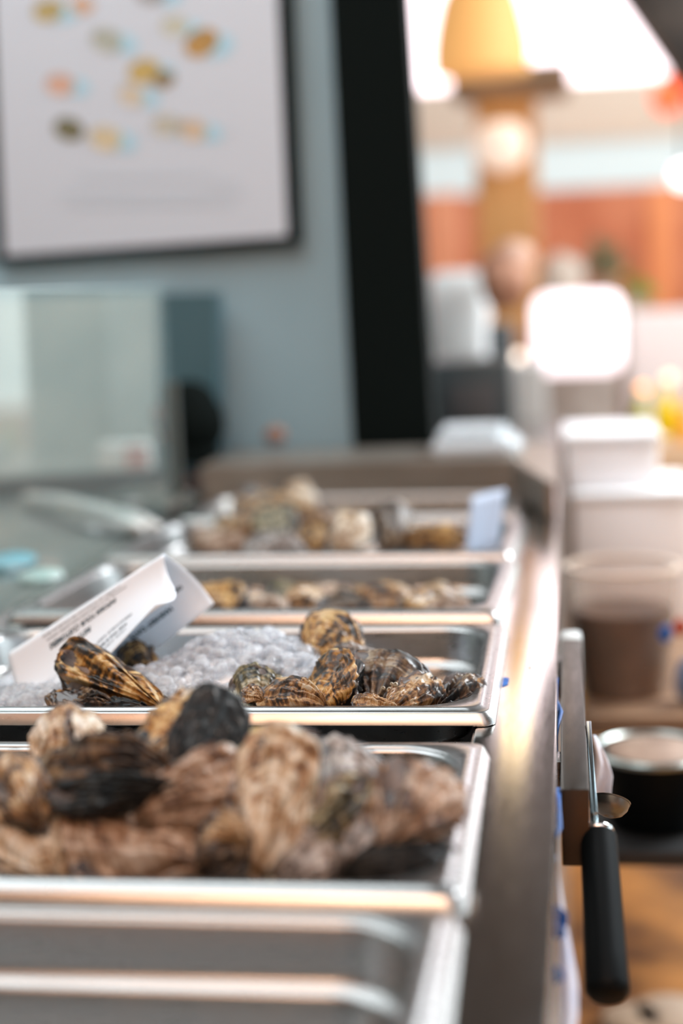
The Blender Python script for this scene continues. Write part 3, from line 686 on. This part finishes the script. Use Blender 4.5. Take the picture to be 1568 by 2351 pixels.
# board, black cabinet frame, poster
def quad_slab(name, pts, th, mt, parent=None):
    pts = [Vector(p) for p in pts]
    for p in pts: p.z = max(p.z, .8895); n = (pts[1] - pts[0]).cross(pts[3] - pts[0]).normalized()
    if n.y < 0: n = -n
    c = sum(pts, Vector()) / 4
    vs = [p - c for p in pts] + [p - c + n * th for p in pts]
    fs = [(0, 1, 2, 3), (7, 6, 5, 4)] + [(i, (i + 1) % 4, 4 + (i + 1) % 4, 4 + i) for i in range(4)]
    return mesh(name, vs, fs, mt, parent, c)
YB = 3.02
pb = quad_slab('board', [at(-300, -200, YB), at(748, -200, YB), at(812, 1090, YB), at(-300, 1180, YB)], .03, PANEL)
tag(pb, 'pale blue-grey board standing at the end of the counter', 'board')
fr = quad_slab('black_frame', [at(750, -150, 2.99), at(922, -150, 2.99), at(1000, 1075, 2.99), at(813, 1075, 2.99)], .12, BLACK)
tag(fr, 'broad black upright at the right edge of the pale board', 'post')
ps = empty('poster', at(330, 600, YB - .03)); tag(ps, 'white oyster chart in a black frame on the pale board', 'poster')
def onp(px, py, d): return at(px, py, YB - d)
def addp(o): o.parent = ps; o.location -= ps.location; return o
addp(quad_slab('frame', [onp(-45, -140, .035), onp(662, -190, .035), onp(690, 556, .035), onp(-12, 604, .035)], .02, BLACK))
addp(quad_slab('paper', [onp(-20, -140, .038), onp(628, -190, .038), onp(659, 541, .038), onp(12, 586, .038)], .002, mat('poster_paper', (.62, .67, .74), .5)))
SHP = [((110, 20), 34, (.42, .33, .14), -.2), ((185, 10), 26, (.6, .38, .25), .1), ((240, 92), 36, (.40, .42, .36), .3), ((400, 62), 30, (.52, .52, .42), 0),
       ((468, 98), 40, (.42, .24, .07), -.5), ((335, 160), 36, (.50, .36, .12), -.3), ((140, 190), 32, (.62, .38, .28), .1), ((300, 215), 30, (.60, .52, .40), .4),
       ((153, 295), 34, (.16, .15, .08), .3), ((240, 320), 36, (.62, .52, .34), .2), ((385, 290), 32, (.50, .48, .40), 0), ((447, 298), 32, (.60, .47, .34), .2),
       ((350, -20), 34, (.3, .3, .3), 0), ((372, 180), 26, (.25, .19, .10), -.3)]
for q, ((px, py), r, c, rot) in enumerate(SHP):
    for nm, ox, oy, rr, cc, dd_ in (('printed_shadow', 40, 8, .85, (.30, .50, .60), .0390), ('printed_shell', 0, 0, 1.0, c, .0400)):
        if nm == 'printed_shadow' and q in (1, 8, 13): continue
        pts = []
        n_ = 22
        for k in range(n_):
            a = 2 * math.pi * k / n_; w = rr * r * (1 + .15 * math.sin(a + q))
            x = w * 1.05 * math.cos(a); y = w * .75 * math.sin(a)
            pts.append(onp(px + ox + x * math.cos(rot) - y * math.sin(rot), py + oy + x * math.sin(rot) + y * math.cos(rot), dd_))
        c0 = sum(pts, Vector()) / n_
        mm = noisy(mat('print_%d' % q, cc, .6), tuple(v * (.75 if nm == 'printed_shell' else 1.3) for v in cc), tuple(min(1, v * 1.35) for v in cc), 30)
        o = mesh(nm, [p - c0 for p in pts], [tuple(range(n_))], mm, None, c0); addp(o)
for (x0_, x1_, y_) in ((180, 480, 400), (480, 545, 415), (140, 560, 440), (150, 540, 465), (520, 535, 300)):
    pts = [onp(x0_, y_, .0395), onp(x1_, y_ - 3, .0395), onp(x1_, y_ + 7, .0395), onp(x0_, y_ + 10, .0395)]
    c0 = sum(pts, Vector()) / 4
    addp(mesh('printed_line', [p - c0 for p in pts], [(0, 1, 2, 3)], mat('pale_print', (.58, .66, .74), .6), None, c0))

# items behind the glass; the first two panels stand in for reflections in it
t = quad_slab('dark_reflection_panel', [at(362, 674, 2.93), at(497, 672, 2.93), at(500, 1072, 2.93), at(366, 1076, 2.93)], .05, REFLECTION_TEAL); tag(t, 'dark teal panel standing in for a reflection in the glass guard', 'panel')
t = quad_slab('pale_reflection_panel', [at(-200, 690, 2.95), at(360, 674, 2.95), at(364, 1076, 2.95), at(-200, 1110, 2.95)], .05, noisy(mat('pale_reflection', (.55, .63, .62), .5), (.46, .56, .57), (.66, .72, .70), 4)); tag(t, 'pale greenish-white panel standing in for a reflection in the glass guard', 'cabinet')
lb = at(440, 1062, 2.86); sca = empty('countertop_machine', lb); tag(sca, 'small black rounded machine standing before the teal panel', 'machine')
bz = at(445, 970, 2.86)
o = dome('body', (0, 0, bz.z - lb.z + .005), (.066, .05, .078), BLACK, sca, 4, .15); 
o = box('base', (-.05, -.05, 0), (.05, .05, .03), BLACK, None, .008); o.parent = sca
o = dome('knob', (-.052, -.03, bz.z - lb.z + .02), (.012, .012, .018), mat('brown_knob', (.25, .12, .08), .5), sca, 2, .1, 2)
bx_ = at(300, 1078, 2.80); bx2 = at(232, 1016, 2.80)
wb = empty('carton', bx_); tag(wb, 'small white and red carton left of the black machine', 'carton')
s_ = (bx2 - bx_)
o = box('box', (-.055, -.03, 0), (.045, .03, s_.z), mat('carton_white', (.78, .78, .76), .5), None, .003); o.parent = wb
for k in range(3):
    o = box('red_stripe', (.0, -.0312, .008 + k * .015), (.046, -.0302, .016 + k * .015), mat('carton_red', (.55, .13, .10), .5), None, 0); o.parent = wb
g1 = at(70, 1150, 2.2); g2 = at(330, 1228, 2.05)
d1 = atz(65, 1150, .895); d2 = atz(325, 1225, .895)
ton = empty('tongs', (d1 + d2) / 2); tag(ton, 'pale metal tongs lying diagonally behind the glass guard', 'tongs')
for k, off in enumerate((Vector((0, 0, .0)), Vector((.022, .015, .0)))):
    pts = [d1 + (d2 - d1) * u + off * (u if k else 1 - u) + Vector((0, 0, .006 + .010 * math.sin(u * 3.1))) - ton.location for u in [j / 10 for j in range(11)]]
    tube('arm', pts, [.010, .011, .012, .012, .011, .010, .010, .011, .013, .014, .008], mat('tong_metal', (.70, .70, .68), .4, .3), ton, 12)
dz = atz(345, 1165, .889)
tag(dome('dark_cloth', dz + Vector((0, 0, .012)), (.075, .12, .022), noisy(mat('dark_rag', (.05, .07, .06), .8), (.03, .05, .045), (.13, .10, .08), 30), None, 5, .35), 'dark crumpled cloth between the tongs and the oyster pans', 'cloth')
dz = atz(95, 1330, .889)
tag(dome('small_dish', dz + Vector((0, 0, .004)), (.03, .04, .01), mat('pale_dish', (.5, .62, .60), .3), None, 6, .1), 'small pale dish on the counter behind the glass', 'dish')
dz = atz(25, 1300, .889)
tag(dome('blue_sponge', dz + Vector((0, 0, .006)), (.035, .05, .012), mat('sponge_blue', (.12, .36, .46), .7), None, 8, .1), 'light blue sponge at the left edge behind the glass', 'sponge')
sm = at(630, 1045, 2.93)
tag(dome('wall_knob', at(632, 1000, 2.93), (.022, .02, .018), mat('rust', (.25, .13, .09), .6), None, 3, .2), 'small rusty brown knob on the board above the ledge', 'knob')

# ------------------------------------------------------------------ right: work table with tub and containers
TW = noisy(mat('brown_board', (.22, .13, .08), .5), (.17, .095, .055), (.29, .18, .11), 6, stretch=(1, 4, 1))
zt = at(1440, 1645, 2.18).z
tb = empty('work_table', (.5, 3, 0)); tag(tb, 'brown work table below and right of the counter', 'table')
yf = 2.18
rel(box('tabletop', (.022, yf, zt - .03), (.6, 4.4, zt), TW, None, .004), tb)
for xx, yy in ((.53, yf + .06), (.06, 4.3), (.53, 4.3)):
    rel(box('leg', (xx, yy, 0), (xx + .05, yy + .05, zt - .03), BLACKM, None, .003), tb)
zs = at(1500, 1930, 1.92).z
rel(box('undershelf', (.02, 1.88, zs - .02), (.59, 2.2, zs), mat('dark_shelf', (.015, .016, .017), .5), None, .003), tb)
# tub of brown sauce
def taper(name, prof, m, parent, loc): return lathe(name, prof, m, parent, loc, 48, False)
tc_ = at(1432, 1560, 2.32); tub = empty('plastic_tub', (tc_.x, 2.32, zt)); tag(tub, 'frosted plastic tub three-quarters full of brown sauce on the table', 'tub')
ht = at(1432, 1296, 2.32).z - zt
TUBM = mat('frosted_tub', (.60, .48, .40), .4)
_N, _L, _b = nt(TUBM); _t = _N.new('ShaderNodeBsdfTransparent'); _m = _N.new('ShaderNodeMixShader'); _m.inputs[0].default_value = .26
_L.new(_t.outputs[0], _m.inputs[1]); _L.new(_b.outputs[0], _m.inputs[2]); _L.new(_m.outputs[0], _N['Material Output'].inputs['Surface'])
rb, rt = .064, .085
lathe('tub_wall', [(rb, 0), (rb + .003, .004), (rt - .002, ht - .012), (rt, ht - .010), (rt, ht)], TUBM, tub, None, 48, False)
lathe('rim', [(rt - .002, ht - .006), (rt + .004, ht - .006), (rt + .004, ht), (rt - .004, ht), (rt - .004, ht - .005)], mat('tub_rim', (.66, .55, .46), .4), tub, None, 48, False)
hs = ht * .66
lathe('sauce', [(rb - .002, .001), (rb + (rt - rb) * .66 - .002, hs), (0.001, hs + .001)], noisy(mat('brown_sauce', (.10, .05, .028), .35), (.035, .018, .010), (.09, .045, .026), 14), tub, None, 48, False)
for (px, py, w_, h_, mm) in ((1528, 1455, 34, 60, BLUE), (1562, 1440, 36, 50, mat('label_red', (.45, .06, .03), .5))):
    a = at(px, py, 2.21)
    o = dome('sticker', a - tub.location, (.010 * w_ / 34, .002, .014), mm, tub, px, .05, 2); o['label'] = ('blue' if mm is BLUE else 'red') + ' sticker'
# jacketed blue-grey bag behind at right edge
bb = at(1592, 1515, 2.25); bb.z = zt + .036
tag(dome('blue_bag', bb, (.026, .03, .04), mat('bag_blue', (.18, .24, .38), .6), None, 9, .2), 'blue-grey bag at the right edge beside the sauce tub', 'bag')
# white containers
WHT = mat('white_plastic', (.86, .88, .92), .35)
c1 = at(1425, 1250, 2.75); z1 = at(1425, 1130, 2.75).z; z2 = at(1400, 985, 2.9).z
w0 = at(1318, 1200, 2.75).x; w1 = at(1590, 1200, 2.75).x
def bin_(x0, x1, y0, y1, z0, z1, label):
    e = empty('food_box', ((x0 + x1) / 2, (y0 + y1) / 2, z0)); tag(e, label, 'box')
    rel(box('box_body', (x0, y0, z0), (x1, y1, z1 - .015), WHT, None, .012), e); rel(box('lid', (x0 - .006, y0 - .006, z1 - .015), (x1 + .006, y1 + .006, z1), mat('lid_white', (.82, .86, .90), .3), None, .005), e)
bin_(w0, w1, 2.75, 3.05, zt, z1, 'lower white plastic food box stacked behind the sauce tub')
bin_(at(1300, 1050, 2.9).x, at(1505, 1050, 2.9).x, 2.8, 3.08, z1, z2, 'upper white plastic food box stacked behind the sauce tub')
# white lid on the ledge
l0 = at(1000, 1040, 2.84); l1 = at(1205, 965, 2.9)
e = empty('food_tray', (-.2, 2.86, .951)); tag(e, 'white translucent tray lying on the raised ledge by the black upright', 'tray')
rel(prism('tray', [(l0.x, 2.74), (l1.x - .02, 2.74), (l1.x, 2.80), (l1.x - .02, 2.94), (l0.x, 2.94)], .951, .951 + .028, mat('tray_white', (.70, .76, .80), .25), None, .008), e)
rel(prism('film', [(l0.x + .01, 2.76), (l1.x - .04, 2.76), (l1.x - .03, 2.93), (l0.x + .01, 2.93)], .979, .995, mat('film', (.55, .62, .66), .2), None, .006), e)
# pan rim and bucket under the table
bk = at(1500, 1760, 1.9)
bu = empty('dark_bowl', (at(1500, 1700, 1.98).x, 1.985, zs)); tag(bu, 'dark steel-rimmed bowl on the shelf under the brown table', 'bowl')
zb = at(1500, 1760, 1.91).z - zs
lathe('bowl_body', [(.05, 0), (.06, .01), (.072, zb - .004), (.074, zb)], BLACKM, bu, None, 48, True)
lathe('bowl_rim', [(.072, zb - .006), (.078, zb - .005), (.079, zb), (.075, zb + .003), (.071, zb)], mat('bowl_rim', (.35, .38, .36), .3, .9), bu, None, 48, False)
lathe('bowl_content', [(.070, zb - .006), (.06, zb + .001), (.001, zb + .002)], noisy(mat('bowl_content', (.3, .2, .15), .6), (.22, .14, .10), (.40, .28, .21), 20), bu, None, 32, False)

# ------------------------------------------------------------------ the hall
def struct(o): o['kind'] = 'structure'; return o
ZC_ = 4.35
FLOORM = noisy(mat('hall_floor', (.36, .16, .05), .45), (.14, .06, .022), (.66, .32, .10), 4.5, 3, .38, .62)
struct(box('floor', (-6, -3.2, -.05), (6, 11.1, 0), FLOORM, None, 0))
WB = noisy(mat('warm_wall', (.6, .36, .25), .7), (.70, .36, .20), (.85, .48, .28), 2)
struct(box('wall_back', (-6, -3.2, 0), (6, -3.1, ZC_), mat('back_wall_paint', (.05, .075, .08), .7), None, 0))
struct(box('baseboard_back', (-6, -3.1, 0), (6, -3.02, 1.15), WB, None, 0))
struct(box('wall_left', (-6.1, -3.2, 0), (-6, 11.1, ZC_), mat('wall_l', (.42, .52, .55), .7), None, 0))
YW = 11.0
# far wall
a = at(1250, 430, YW)
zlo, zbl, zbm, zsky = at(1400, 430, YW).z, at(1400, 322, YW).z, at(1400, 185, YW).z, at(1400, -300, YW).z
BRICK = noisy(mat('red_wall', (.62, .20, .10), .7), (.52, .15, .075), (.75, .30, .17), 3)
struct(box('wall_far', (-6, YW, 0), (6, YW + .1, zlo), BRICK, None, 0))
o = box('window_1', (-6, YW - .02, zlo), (6, YW + .06, zbl), emis('window_band', (.60, .72, .76), .45), None, 0); struct(o)
struct(box('trim_1', (-6, YW - .1, zbl), (6, YW + .1, zbm), mat('cream_beam', (.80, .73, .65), .6), None, .01))
ZC = 4.35
struct(box('window_2', (-6, YW + .02, zbm), (6, YW + .08, ZC), emis('sky_glazing', (1.0, .86, .92), 2.4), None, 0))
struct(box('unseen_glow_panel', (1.02, YW - .06, .5), (5.8, YW - .02, 2.3), emis('added_glass_reflection', (.78, .92, .92), 2.2), None, 0))  # unseen glowing panel, added to give the glass guard a pale reflection
CEIL = mat('dark_ceiling', (.05, .045, .04), .8)
struct(box('ceiling', (-6, .2, ZC), (6, 11.1, ZC + .1), CEIL, None, 0))
struct(box('ceiling', (-6, -3.2, ZC), (6, .2, ZC + .1), noisy(mat('wood_ceiling', (.7, .4, .25), .6), (.62, .33, .19), (.78, .46, .30), 3), None, 0))
struct(box('wall_right', (6, -3.2, 0), (6.1, 11.1, 1.1), mat('wall_r', (.55, .50, .44), .7), None, 0))
struct(box('window_3', (6.02, -3.2, 1.1), (6.08, 11.1, 3.2), emis('side_glazing', (.76, .92, 1), 2.0), None, 0))
struct(box('trim_2', (6, -3.2, 3.2), (6.1, 11.1, ZC), mat('wall_r2', (.45, .48, .47), .7), None, 0))
for k in range(9):
    struct(box('trim_%d' % (3 + k), (5.94, -2.6 + k * 1.6, 1.1), (6.02, -2.45 + k * 1.6, 3.2), mat('mullion_%d' % k, (.35, .38, .38), .6), None, .01))
# posts on the far wall
POST = mat('orange_post', (.80, .30, .12), .6)
def pole(name, px0, px1, Y, z1, m, label, cat='post', z0=0):
    xa, xb = at(px0, 500, Y).x, at(px1, 500, Y).x
    o = box(name, (xa, Y, z0), (xb, Y + (xb - xa), z1), m, None, .01); tag(o, label, cat); return o
pole('wooden_post', 1490, 1552, 10.0, at(1500, 425, 10).z, POST, 'orange-red post at the far right of the hall')
pole('wooden_post', 975, 1055, 10.2, at(1000, 440, 10).z, mat('salmon_post', (.78, .34, .20), .6), 'salmon post at the far end just right of the black upright')
e = empty('hall_column', (at(1165, 500, 7).x, 7, 0)); tag(e, 'thick orange-brown wooden column with a pale light on it', 'column')
xa, xb = at(1098, 500, 7).x, at(1236, 500, 7).x
rel(box('shaft', (xa, 6.9, 0), (xb, 7.15, at(1165, 225, 7).z), noisy(mat('ochre_wood', (.62, .30, .10), .6), (.74, .36, .12), (.85, .46, .17), 3), None, .01), e)
rel(box('capital', (xa - .1, 6.8, at(1165, 225, 7).z), (xb + .15, 7.2, at(1165, 160, 7).z), mat('capital_dark', (.32, .24, .17), .6), None, .02), e)
o = lathe('wall_lamp', [(.02, 0), (.09, .03), (.11, .08), (.11, .16), (.08, .2), (.02, .21)], emis('warm_globe', (1, .80, .66), .5), None, None, 24)
o.parent = e; o.location = Vector((at(1152, 395, 6.75).x, 6.75, at(1152, 395, 6.75).z)) - e.location
# big warm lampshade
e = empty('pendant_lamp', at(1105, 168, 6)); tag(e, 'large amber pendant shade hanging at the top centre of the hall', 'pendant lamp')
zz = at(1105, -60, 6).z - e.location.z; R_ = (at(1215, 150, 6).x - at(990, 150, 6).x) / 2
lathe('shade', [(R_, 0), (R_ * 1.0, .03), (R_ * 1.02, zz * .2), (R_ * .95, zz * .45), (R_ * .8, zz * .75), (R_ * .5, zz)], emis('amber_shade', (1, .52, .17), .42), e, None, 36, True)
tube('cord', [(0, 0, zz), (0, 0, 4.35 - e.location.z)], .01, BLACK, e, 8)
e = empty('pendant_lamp', (-.24, 6.6, 2.75)); tag(e, 'unseen warm drum pendant added so the counter strip mirrors its glow', 'pendant lamp')  # out of view; added for the warm glow mirrored in the counter strip
lathe('globe', [(.08, 0), (.22, .04), (.28, .12), (.28, .18), (.20, .28), (.04, .32)], emis('added_strip_glow', (1, .76, .46), 3.2), e, None, 24)
tube('cord', [(0, 0, .32), (0, 0, 4.35 - 2.75)], .01, BLACK, e, 8)
# dark diagonal truss at the upper right
d0 = at(1398, -60, 6.5); d1 = at(1600, 235, 6.5)
dirn = d1 - d0; per = Vector((-dirn.z, 0, dirn.x)).normalized()
if per.x < 0: per = -per
tr = ubox('roof_truss', (d0 + d1) / 2 + per * .16, dirn * 1.6, Vector((0, .25, 0)), per * .34, noisy(mat('truss_dark', (.03, .028, .025), .6), (.012, .012, .012), (.12, .10, .085), 5), None, .01)
tag(tr, 'dark sloping roof beam at the top right corner', 'beam')
# lantern and small lights
def bulb(px, py, Y, dpx, col, s, label, cat='light'):
    p = at(px, py, Y); r = dpx / 2 * Y / F
    e = empty('lantern' if dpx > 60 else 'bulb_light', p - Vector((0, 0, r))); tag(e, label, cat)
    lathe('globe', [(r * .3, 0), (r * .75, r * .25), (r, r * .8), (r, r * 1.2), (r * .75, r * 1.75), (r * .3, r * 2)], emis('glow_%d_%d' % (px, py), col, s), e, None, 24)
    lathe('cap', [(r * .32, r * 2), (r * .32, r * 2.3), (r * .1, r * 2.4)], BLACKM, e, None, 16)
    if dpx > 40: tube('cord', [(0, 0, r * 2.3), (0, 0, ZC - e.location.z)], .008, BLACK, e, 8)
bulb(1535, 222, 8, 72, (1, .11, .03), .95, 'orange-red paper lantern below the dark roof beam')
bulb(1572, 405, 8, 50, (1, .92, .95), 2.5, 'white round light at the right edge of the hall')
bulb(1476, 893, 4.6, 20, (1, .42, .12), 3.0, 'small orange light above the white food boxes')
bulb(1536, 868, 4.7, 22, (1, .75, .50), 2.0, 'small cream light right of the orange one')
bulb(1188, 820, 5, 24, (.95, .80, .66), 3.0, 'small pale light left of the glowing white case')
# glowing white case
gz0 = at(1320, 862, 4.9).z; gz1 = at(1320, 672, 4.9).z; gxa, gxb = at(1222, 760, 4.9).x, at(1432, 760, 4.9).x
e = empty('light_box', ((gxa + gxb) / 2, 5, zt)); tag(e, 'glowing white lit display case in the middle of the hall', 'display case')
rel(box('glowing_top', (gxa, 4.9, gz0), (gxb, 5.2, gz1), emis('case_glow', (1, .88, .93), 1.15), None, .06, 4), e)
rel(box('stand', (gxa + .02, 4.92, gz0 - .22), (gxb - .02, 5.18, gz0), noisy(mat('case_stand', (.42, .36, .32), .5), (.24, .19, .16), (.46, .42, .39), 6), None, .01), e)
rel(box('cabinet_base', (gxa - .05, 4.9, 0), (gxb + .05, 5.3, gz0 - .22), mat('case_base', (.20, .155, .13), .5), None, .01), e)
# pale fridge and dark machines behind the counter end
xa, xb = at(985, 700, 4.6).x, at(1112, 700, 4.6).x
e = empty('white_fridge', ((xa + xb) / 2, 4.7, 0)); tag(e, 'pale white appliance just right of the black upright', 'appliance')
rel(box('cabinet', (xa, 4.6, 0), (xb, 5.0, at(1050, 622, 4.6).z), mat('appliance_white', (.72, .76, .76), .4), None, .03), e)
rel(box('door', (xa + .01, 4.585, .95), (xb - .01, 4.6, at(1050, 640, 4.6).z), mat('appliance_door', (.78, .82, .82), .35), None, .008), e)
xa, xb = at(985, 900, 3.9).x, at(1178, 900, 3.9).x
e = empty('coffee_machine', ((xa + xb) / 2, 4.1, .888)); tag(e, 'dark box-shaped machine at the far end of the counter', 'machine')
zc = at(1060, 828, 3.9).z
rel(box('housing', (xa, 3.9, .888), (xb - .0, 4.1, zc), mat('machine_dark', (.035, .045, .048), .4), None, .015), e)
rel(box('front_panel', (xa + .05, 3.89, .92), (xb - .04, 3.9, zc - .06), mat('machine_front', (.06, .055, .055), .4), None, .004), e)
# made-up stand-ins for an unclear figure-like shape: dark block and two rounded pieces
xa, xb = at(1118, 700, 4.3).x, at(1175, 700, 4.3).x
tag(box('dark_stand_in', (xa, 4.3, .0), (xb, 4.5, at(1140, 745, 4.3).z), mat('cab_dark', (.06, .075, .08), .5), None, .01), 'narrow dark grey block standing in for an unclear figure-like shape', 'cabinet')
tag(dome('brown_stand_in', at(1158, 640, 4.4), (.075, .06, .085), noisy(mat('stand_in_brown', (.42, .20, .12), .7), (.32, .14, .08), (.55, .30, .20), 20), None, 12, .15), 'brown rounded stand-in for an unclear shape above the dark grey block', 'brown_stand_in')
tag(dome('clay_stand_in', at(1178, 590, 4.42) , (.06, .06, .05), mat('clay', (.62, .38, .28), .6), None, 14, .1), 'pale clay pot in front of the column\'s foot', 'pot')
# plants
def plant(px, py, Y, hpx, label, col, n=60, seed=1):
    base = at(px, py, Y); rng = random.Random(seed); H = hpx * Y / F
    if Y > 6: base.z = zst + H * .3
    else: base = Vector((at(1475, 700, 5.6).x, 5.6, at(1500, 715, 5.4).z + H * .3))
    e = empty('potted_plant', base); tag(e, label, 'plant')
    vs, fs = [], []
    for _ in range(n):
        a = rng.uniform(0, 6.28); el = rng.uniform(.3, 1.4); r = H * rng.uniform(.4, 1)
        t_ = Vector((math.cos(a) * math.cos(el), math.sin(a) * math.cos(el), math.sin(el))) * r
        s = t_.cross(Vector((0, 0, 1))).normalized() * H * .09; o_ = Vector((0, 0, H * .1)); k = len(vs)
        vs += [o_ + t_ * .3, o_ + t_ * .65 + s, o_ + t_, o_ + t_ * .65 - s]; fs.append((k, k + 1, k + 2, k + 3))
    m_ = mesh('foliage', vs, fs, mat('leaf_%d' % seed, col, .5), e)
    lathe('pot', [(H * .15, -H * .3), (H * .22, H * .1), (H * .2, H * .1)], mat('pot_%d' % seed, (.5, .4, .32), .6), e, None, 20)
zst = at(1385, 700, 6.4).z
tag(box('market_stall', (at(1262, 700, 6).x, 6.0, 0), (at(1480, 700, 6).x, 6.75, zst), mat('stall_beige', (.58, .42, .32), .6), None, .01), 'beige market stall behind the glowing case', 'stall')
plant(1462, 730, 5.2, 60, 'bright green potted plant beside the glowing case', (.16, .42, .06), 80, 1)
plant(1385, 672, 6.5, 120, 'grey-green tall plant above the glowing case', (.16, .22, .12), 60, 2)
plant(1440, 640, 6.2, 70, 'golden-leaved plant left of the orange-red post', (.5, .32, .08), 50, 3)
# stall goods on the right
def bottle(px, py, Y, hpx, col, label):
    p = at(px, py, Y); H = hpx * Y / F; e = empty('bottle', p); tag(e, label, 'bottle')
    lathe('glass_body', [(H * .17, 0), (H * .18, H * .02), (H * .18, H * .6), (H * .07, H * .75), (H * .06, H * .95)], mat('bot_%d' % px, col, .25), e, None, 20)
    lathe('cap', [(H * .07, H * .95), (H * .07, H)], BLACKM, e, None, 16)
bottle(1470, 1010, 4.1, 110, (.40, .38, .02), 'olive-yellow bottle behind the white food boxes')
bottle(1525, 1000, 4.0, 120, (.85, .62, .0), 'bright yellow bottle behind the white food boxes')
bottle(1568, 1015, 4.0, 120, (.80, .38, .05), 'orange bottle at the right edge behind the food boxes')
tag(box('stall_shelf', (at(1450, 1020, 4.1).x - .02, 3.9, zt), (.6, 4.3, at(1500, 1012, 4.1).z), mat('stall_wood', (.62, .42, .26), .6), None, .01), 'pale wooden stall shelf carrying the yellow bottles', 'shelf')
tag(box('grey_crate', (at(1172, 900, 4.3).x, 4.62, .0), (at(1250, 900, 4.3).x, 4.9, at(1200, 850, 4.3).z), mat('crate_grey', (.50, .49, .47), .5), None, .01), 'light grey crate between the dark machine and the glowing case', 'crate')
p = at(1540, 780, 5.6)
tag(box('white_counter', (at(1440, 780, 5.4).x, 5.4, 0), (at(1700, 780, 5.4).x, 5.9, at(1500, 715, 5.6).z), mat('stall_white', (.80, .74, .72), .5), None, .02), 'whitish stall block at the right below the orange-red post', 'stall')
bgp = at(1290, 600, 6.2); bgp.z = zst + .1
tag(dome('paper_bag', bgp, (.09, .06, .11), mat('bag_beige', (.72, .60, .50), .7), None, 21, .15), 'beige paper bag above the glowing case, left of the plants', 'bag')
# white buckets on the floor
for (px, py, lab) in ((1452, 2335, 'small white lid lying on the orange floor, left one'), (1540, 2325, 'larger white lid on the orange floor at the corner')):
    p = atz(px, py, .02)
    r = .05 if px < 1500 else .065
    tag(lathe('round_lid', [(r, 0), (r + .004, .01), (r, .022), (r * .9, .024)], mat('lid_%d' % px, (.66, .58, .52), .5), None, (p.x, p.y, 0.0), 32), lab, 'lid')

# ------------------------------------------------------------------ light
def area(name, loc, to, sx, sy, e, col):
    l = D.lights.new(name, 'AREA'); l.shape = 'RECTANGLE'; l.size = sx; l.size_y = sy; l.energy = e; l.color = col
    o = D.objects.new(name, l); COL.objects.link(o); o.location = loc
    o.rotation_mode = 'QUATERNION'; o.rotation_quaternion = (Vector(to) - Vector(loc)).to_track_quat('-Z', 'Y'); return o
area('skylight_daylight', (2.4, 4.5, 4.0), (-.2, 1.2, .9), 3.0, 3.0, 190, (.84, .94, 1.0))
area('stall_ceiling_lamp', (-1.2, 1.6, 3.2), (-.35, 1.4, .9), 2.4, 2.0, 44, (.86, .96, 1.0))
area('back_wall_warm_fill', (.9, -1.9, 2.5), (-.1, -3.1, .5), 1.0, 1.0, 30, (1, .70, .46))  # unseen fill, added to warm the back wall that the steel reflects
sl = D.lights.new('added_floor_spot', 'SPOT'); sl.energy = 260; sl.color = (1, .74, .45); sl.spot_size = math.radians(42); sl.spot_blend = .6; sl.shadow_soft_size = .15  # unseen warm spot, added to brighten the floor under the table
so = D.objects.new('added_floor_spot', sl); COL.objects.link(so); so.location = (2.9, 2.9, 1.7)
so.rotation_mode = 'QUATERNION'; so.rotation_quaternion = (Vector((.3, 2.9, 0)) - so.location).to_track_quat('-Z', 'Y')
area('added_warm_uplight', (-.2, -1.9, 2.9), (-.2, -1.9, 4.3), 1.4, 1.4, 60, (1, .66, .44))  # added out of view: warms the ceiling mirrored in the pan lips
area('front_ceiling_lamp', (.5, -.5, 3.6), (-.3, 1.3, .9), 3.0, 2.2, 24, (.84, .95, 1))
area('added_warm_wash', (-.3, -1.8, 3.4), (-.3, -1.9, 0), 2.0, 2.0, 62, (1, .58, .35))  # unseen warm light put in so the pan lips turn copper
area('added_stall_fill', (1.7, 3.0, 2.6), (.2, 3.0, .8), .9, .9, 60, (.96, .98, 1))  # no lamp known here; area light added to brighten tub, boxes and tray
area('hall_lamp', (1.0, 7.5, 4.2), (.3, 10.5, 1.2), 3, 2, 185, (1, .92, .84))
w = D.worlds.new('hall_air'); SC.world = w; w.use_nodes = True
N, Lk = w.node_tree.nodes, w.node_tree.links
bg = N['Background']; tc = N.new('ShaderNodeTexCoord'); sx = N.new('ShaderNodeSeparateXYZ'); Lk.new(tc.outputs['Generated'], sx.inputs[0])
rp = N.new('ShaderNodeValToRGB'); mr = N.new('ShaderNodeMapRange'); mr.inputs['From Min'].default_value = -1; Lk.new(sx.outputs[2], mr.inputs['Value']); Lk.new(mr.outputs[0], rp.inputs[0])
e = rp.color_ramp.elements; e[0].position = .45; e[0].color = (.22, .14, .09, 1); e[1].position = 1.0; e[1].color = (.62, .74, .80, 1)
q = e.new(.56); q.color = (.48, .42, .38, 1)
Lk.new(rp.outputs[0], bg.inputs[0]); bg.inputs[1].default_value = .6
SC.view_settings.view_transform = 'Standard'; SC.view_settings.look = 'None'; SC.view_settings.gamma = 1; SC.view_settings.exposure = 0.38
try: SC.view_settings.use_curve_mapping = False
except Exception: pass
SC.cycles.use_denoising = True
SC.cycles.max_bounces = 12; SC.cycles.transmission_bounces = 12; SC.cycles.transparent_max_bounces = 12; SC.cycles.caustics_reflective = False
SC.cycles.sample_clamp_indirect = 6
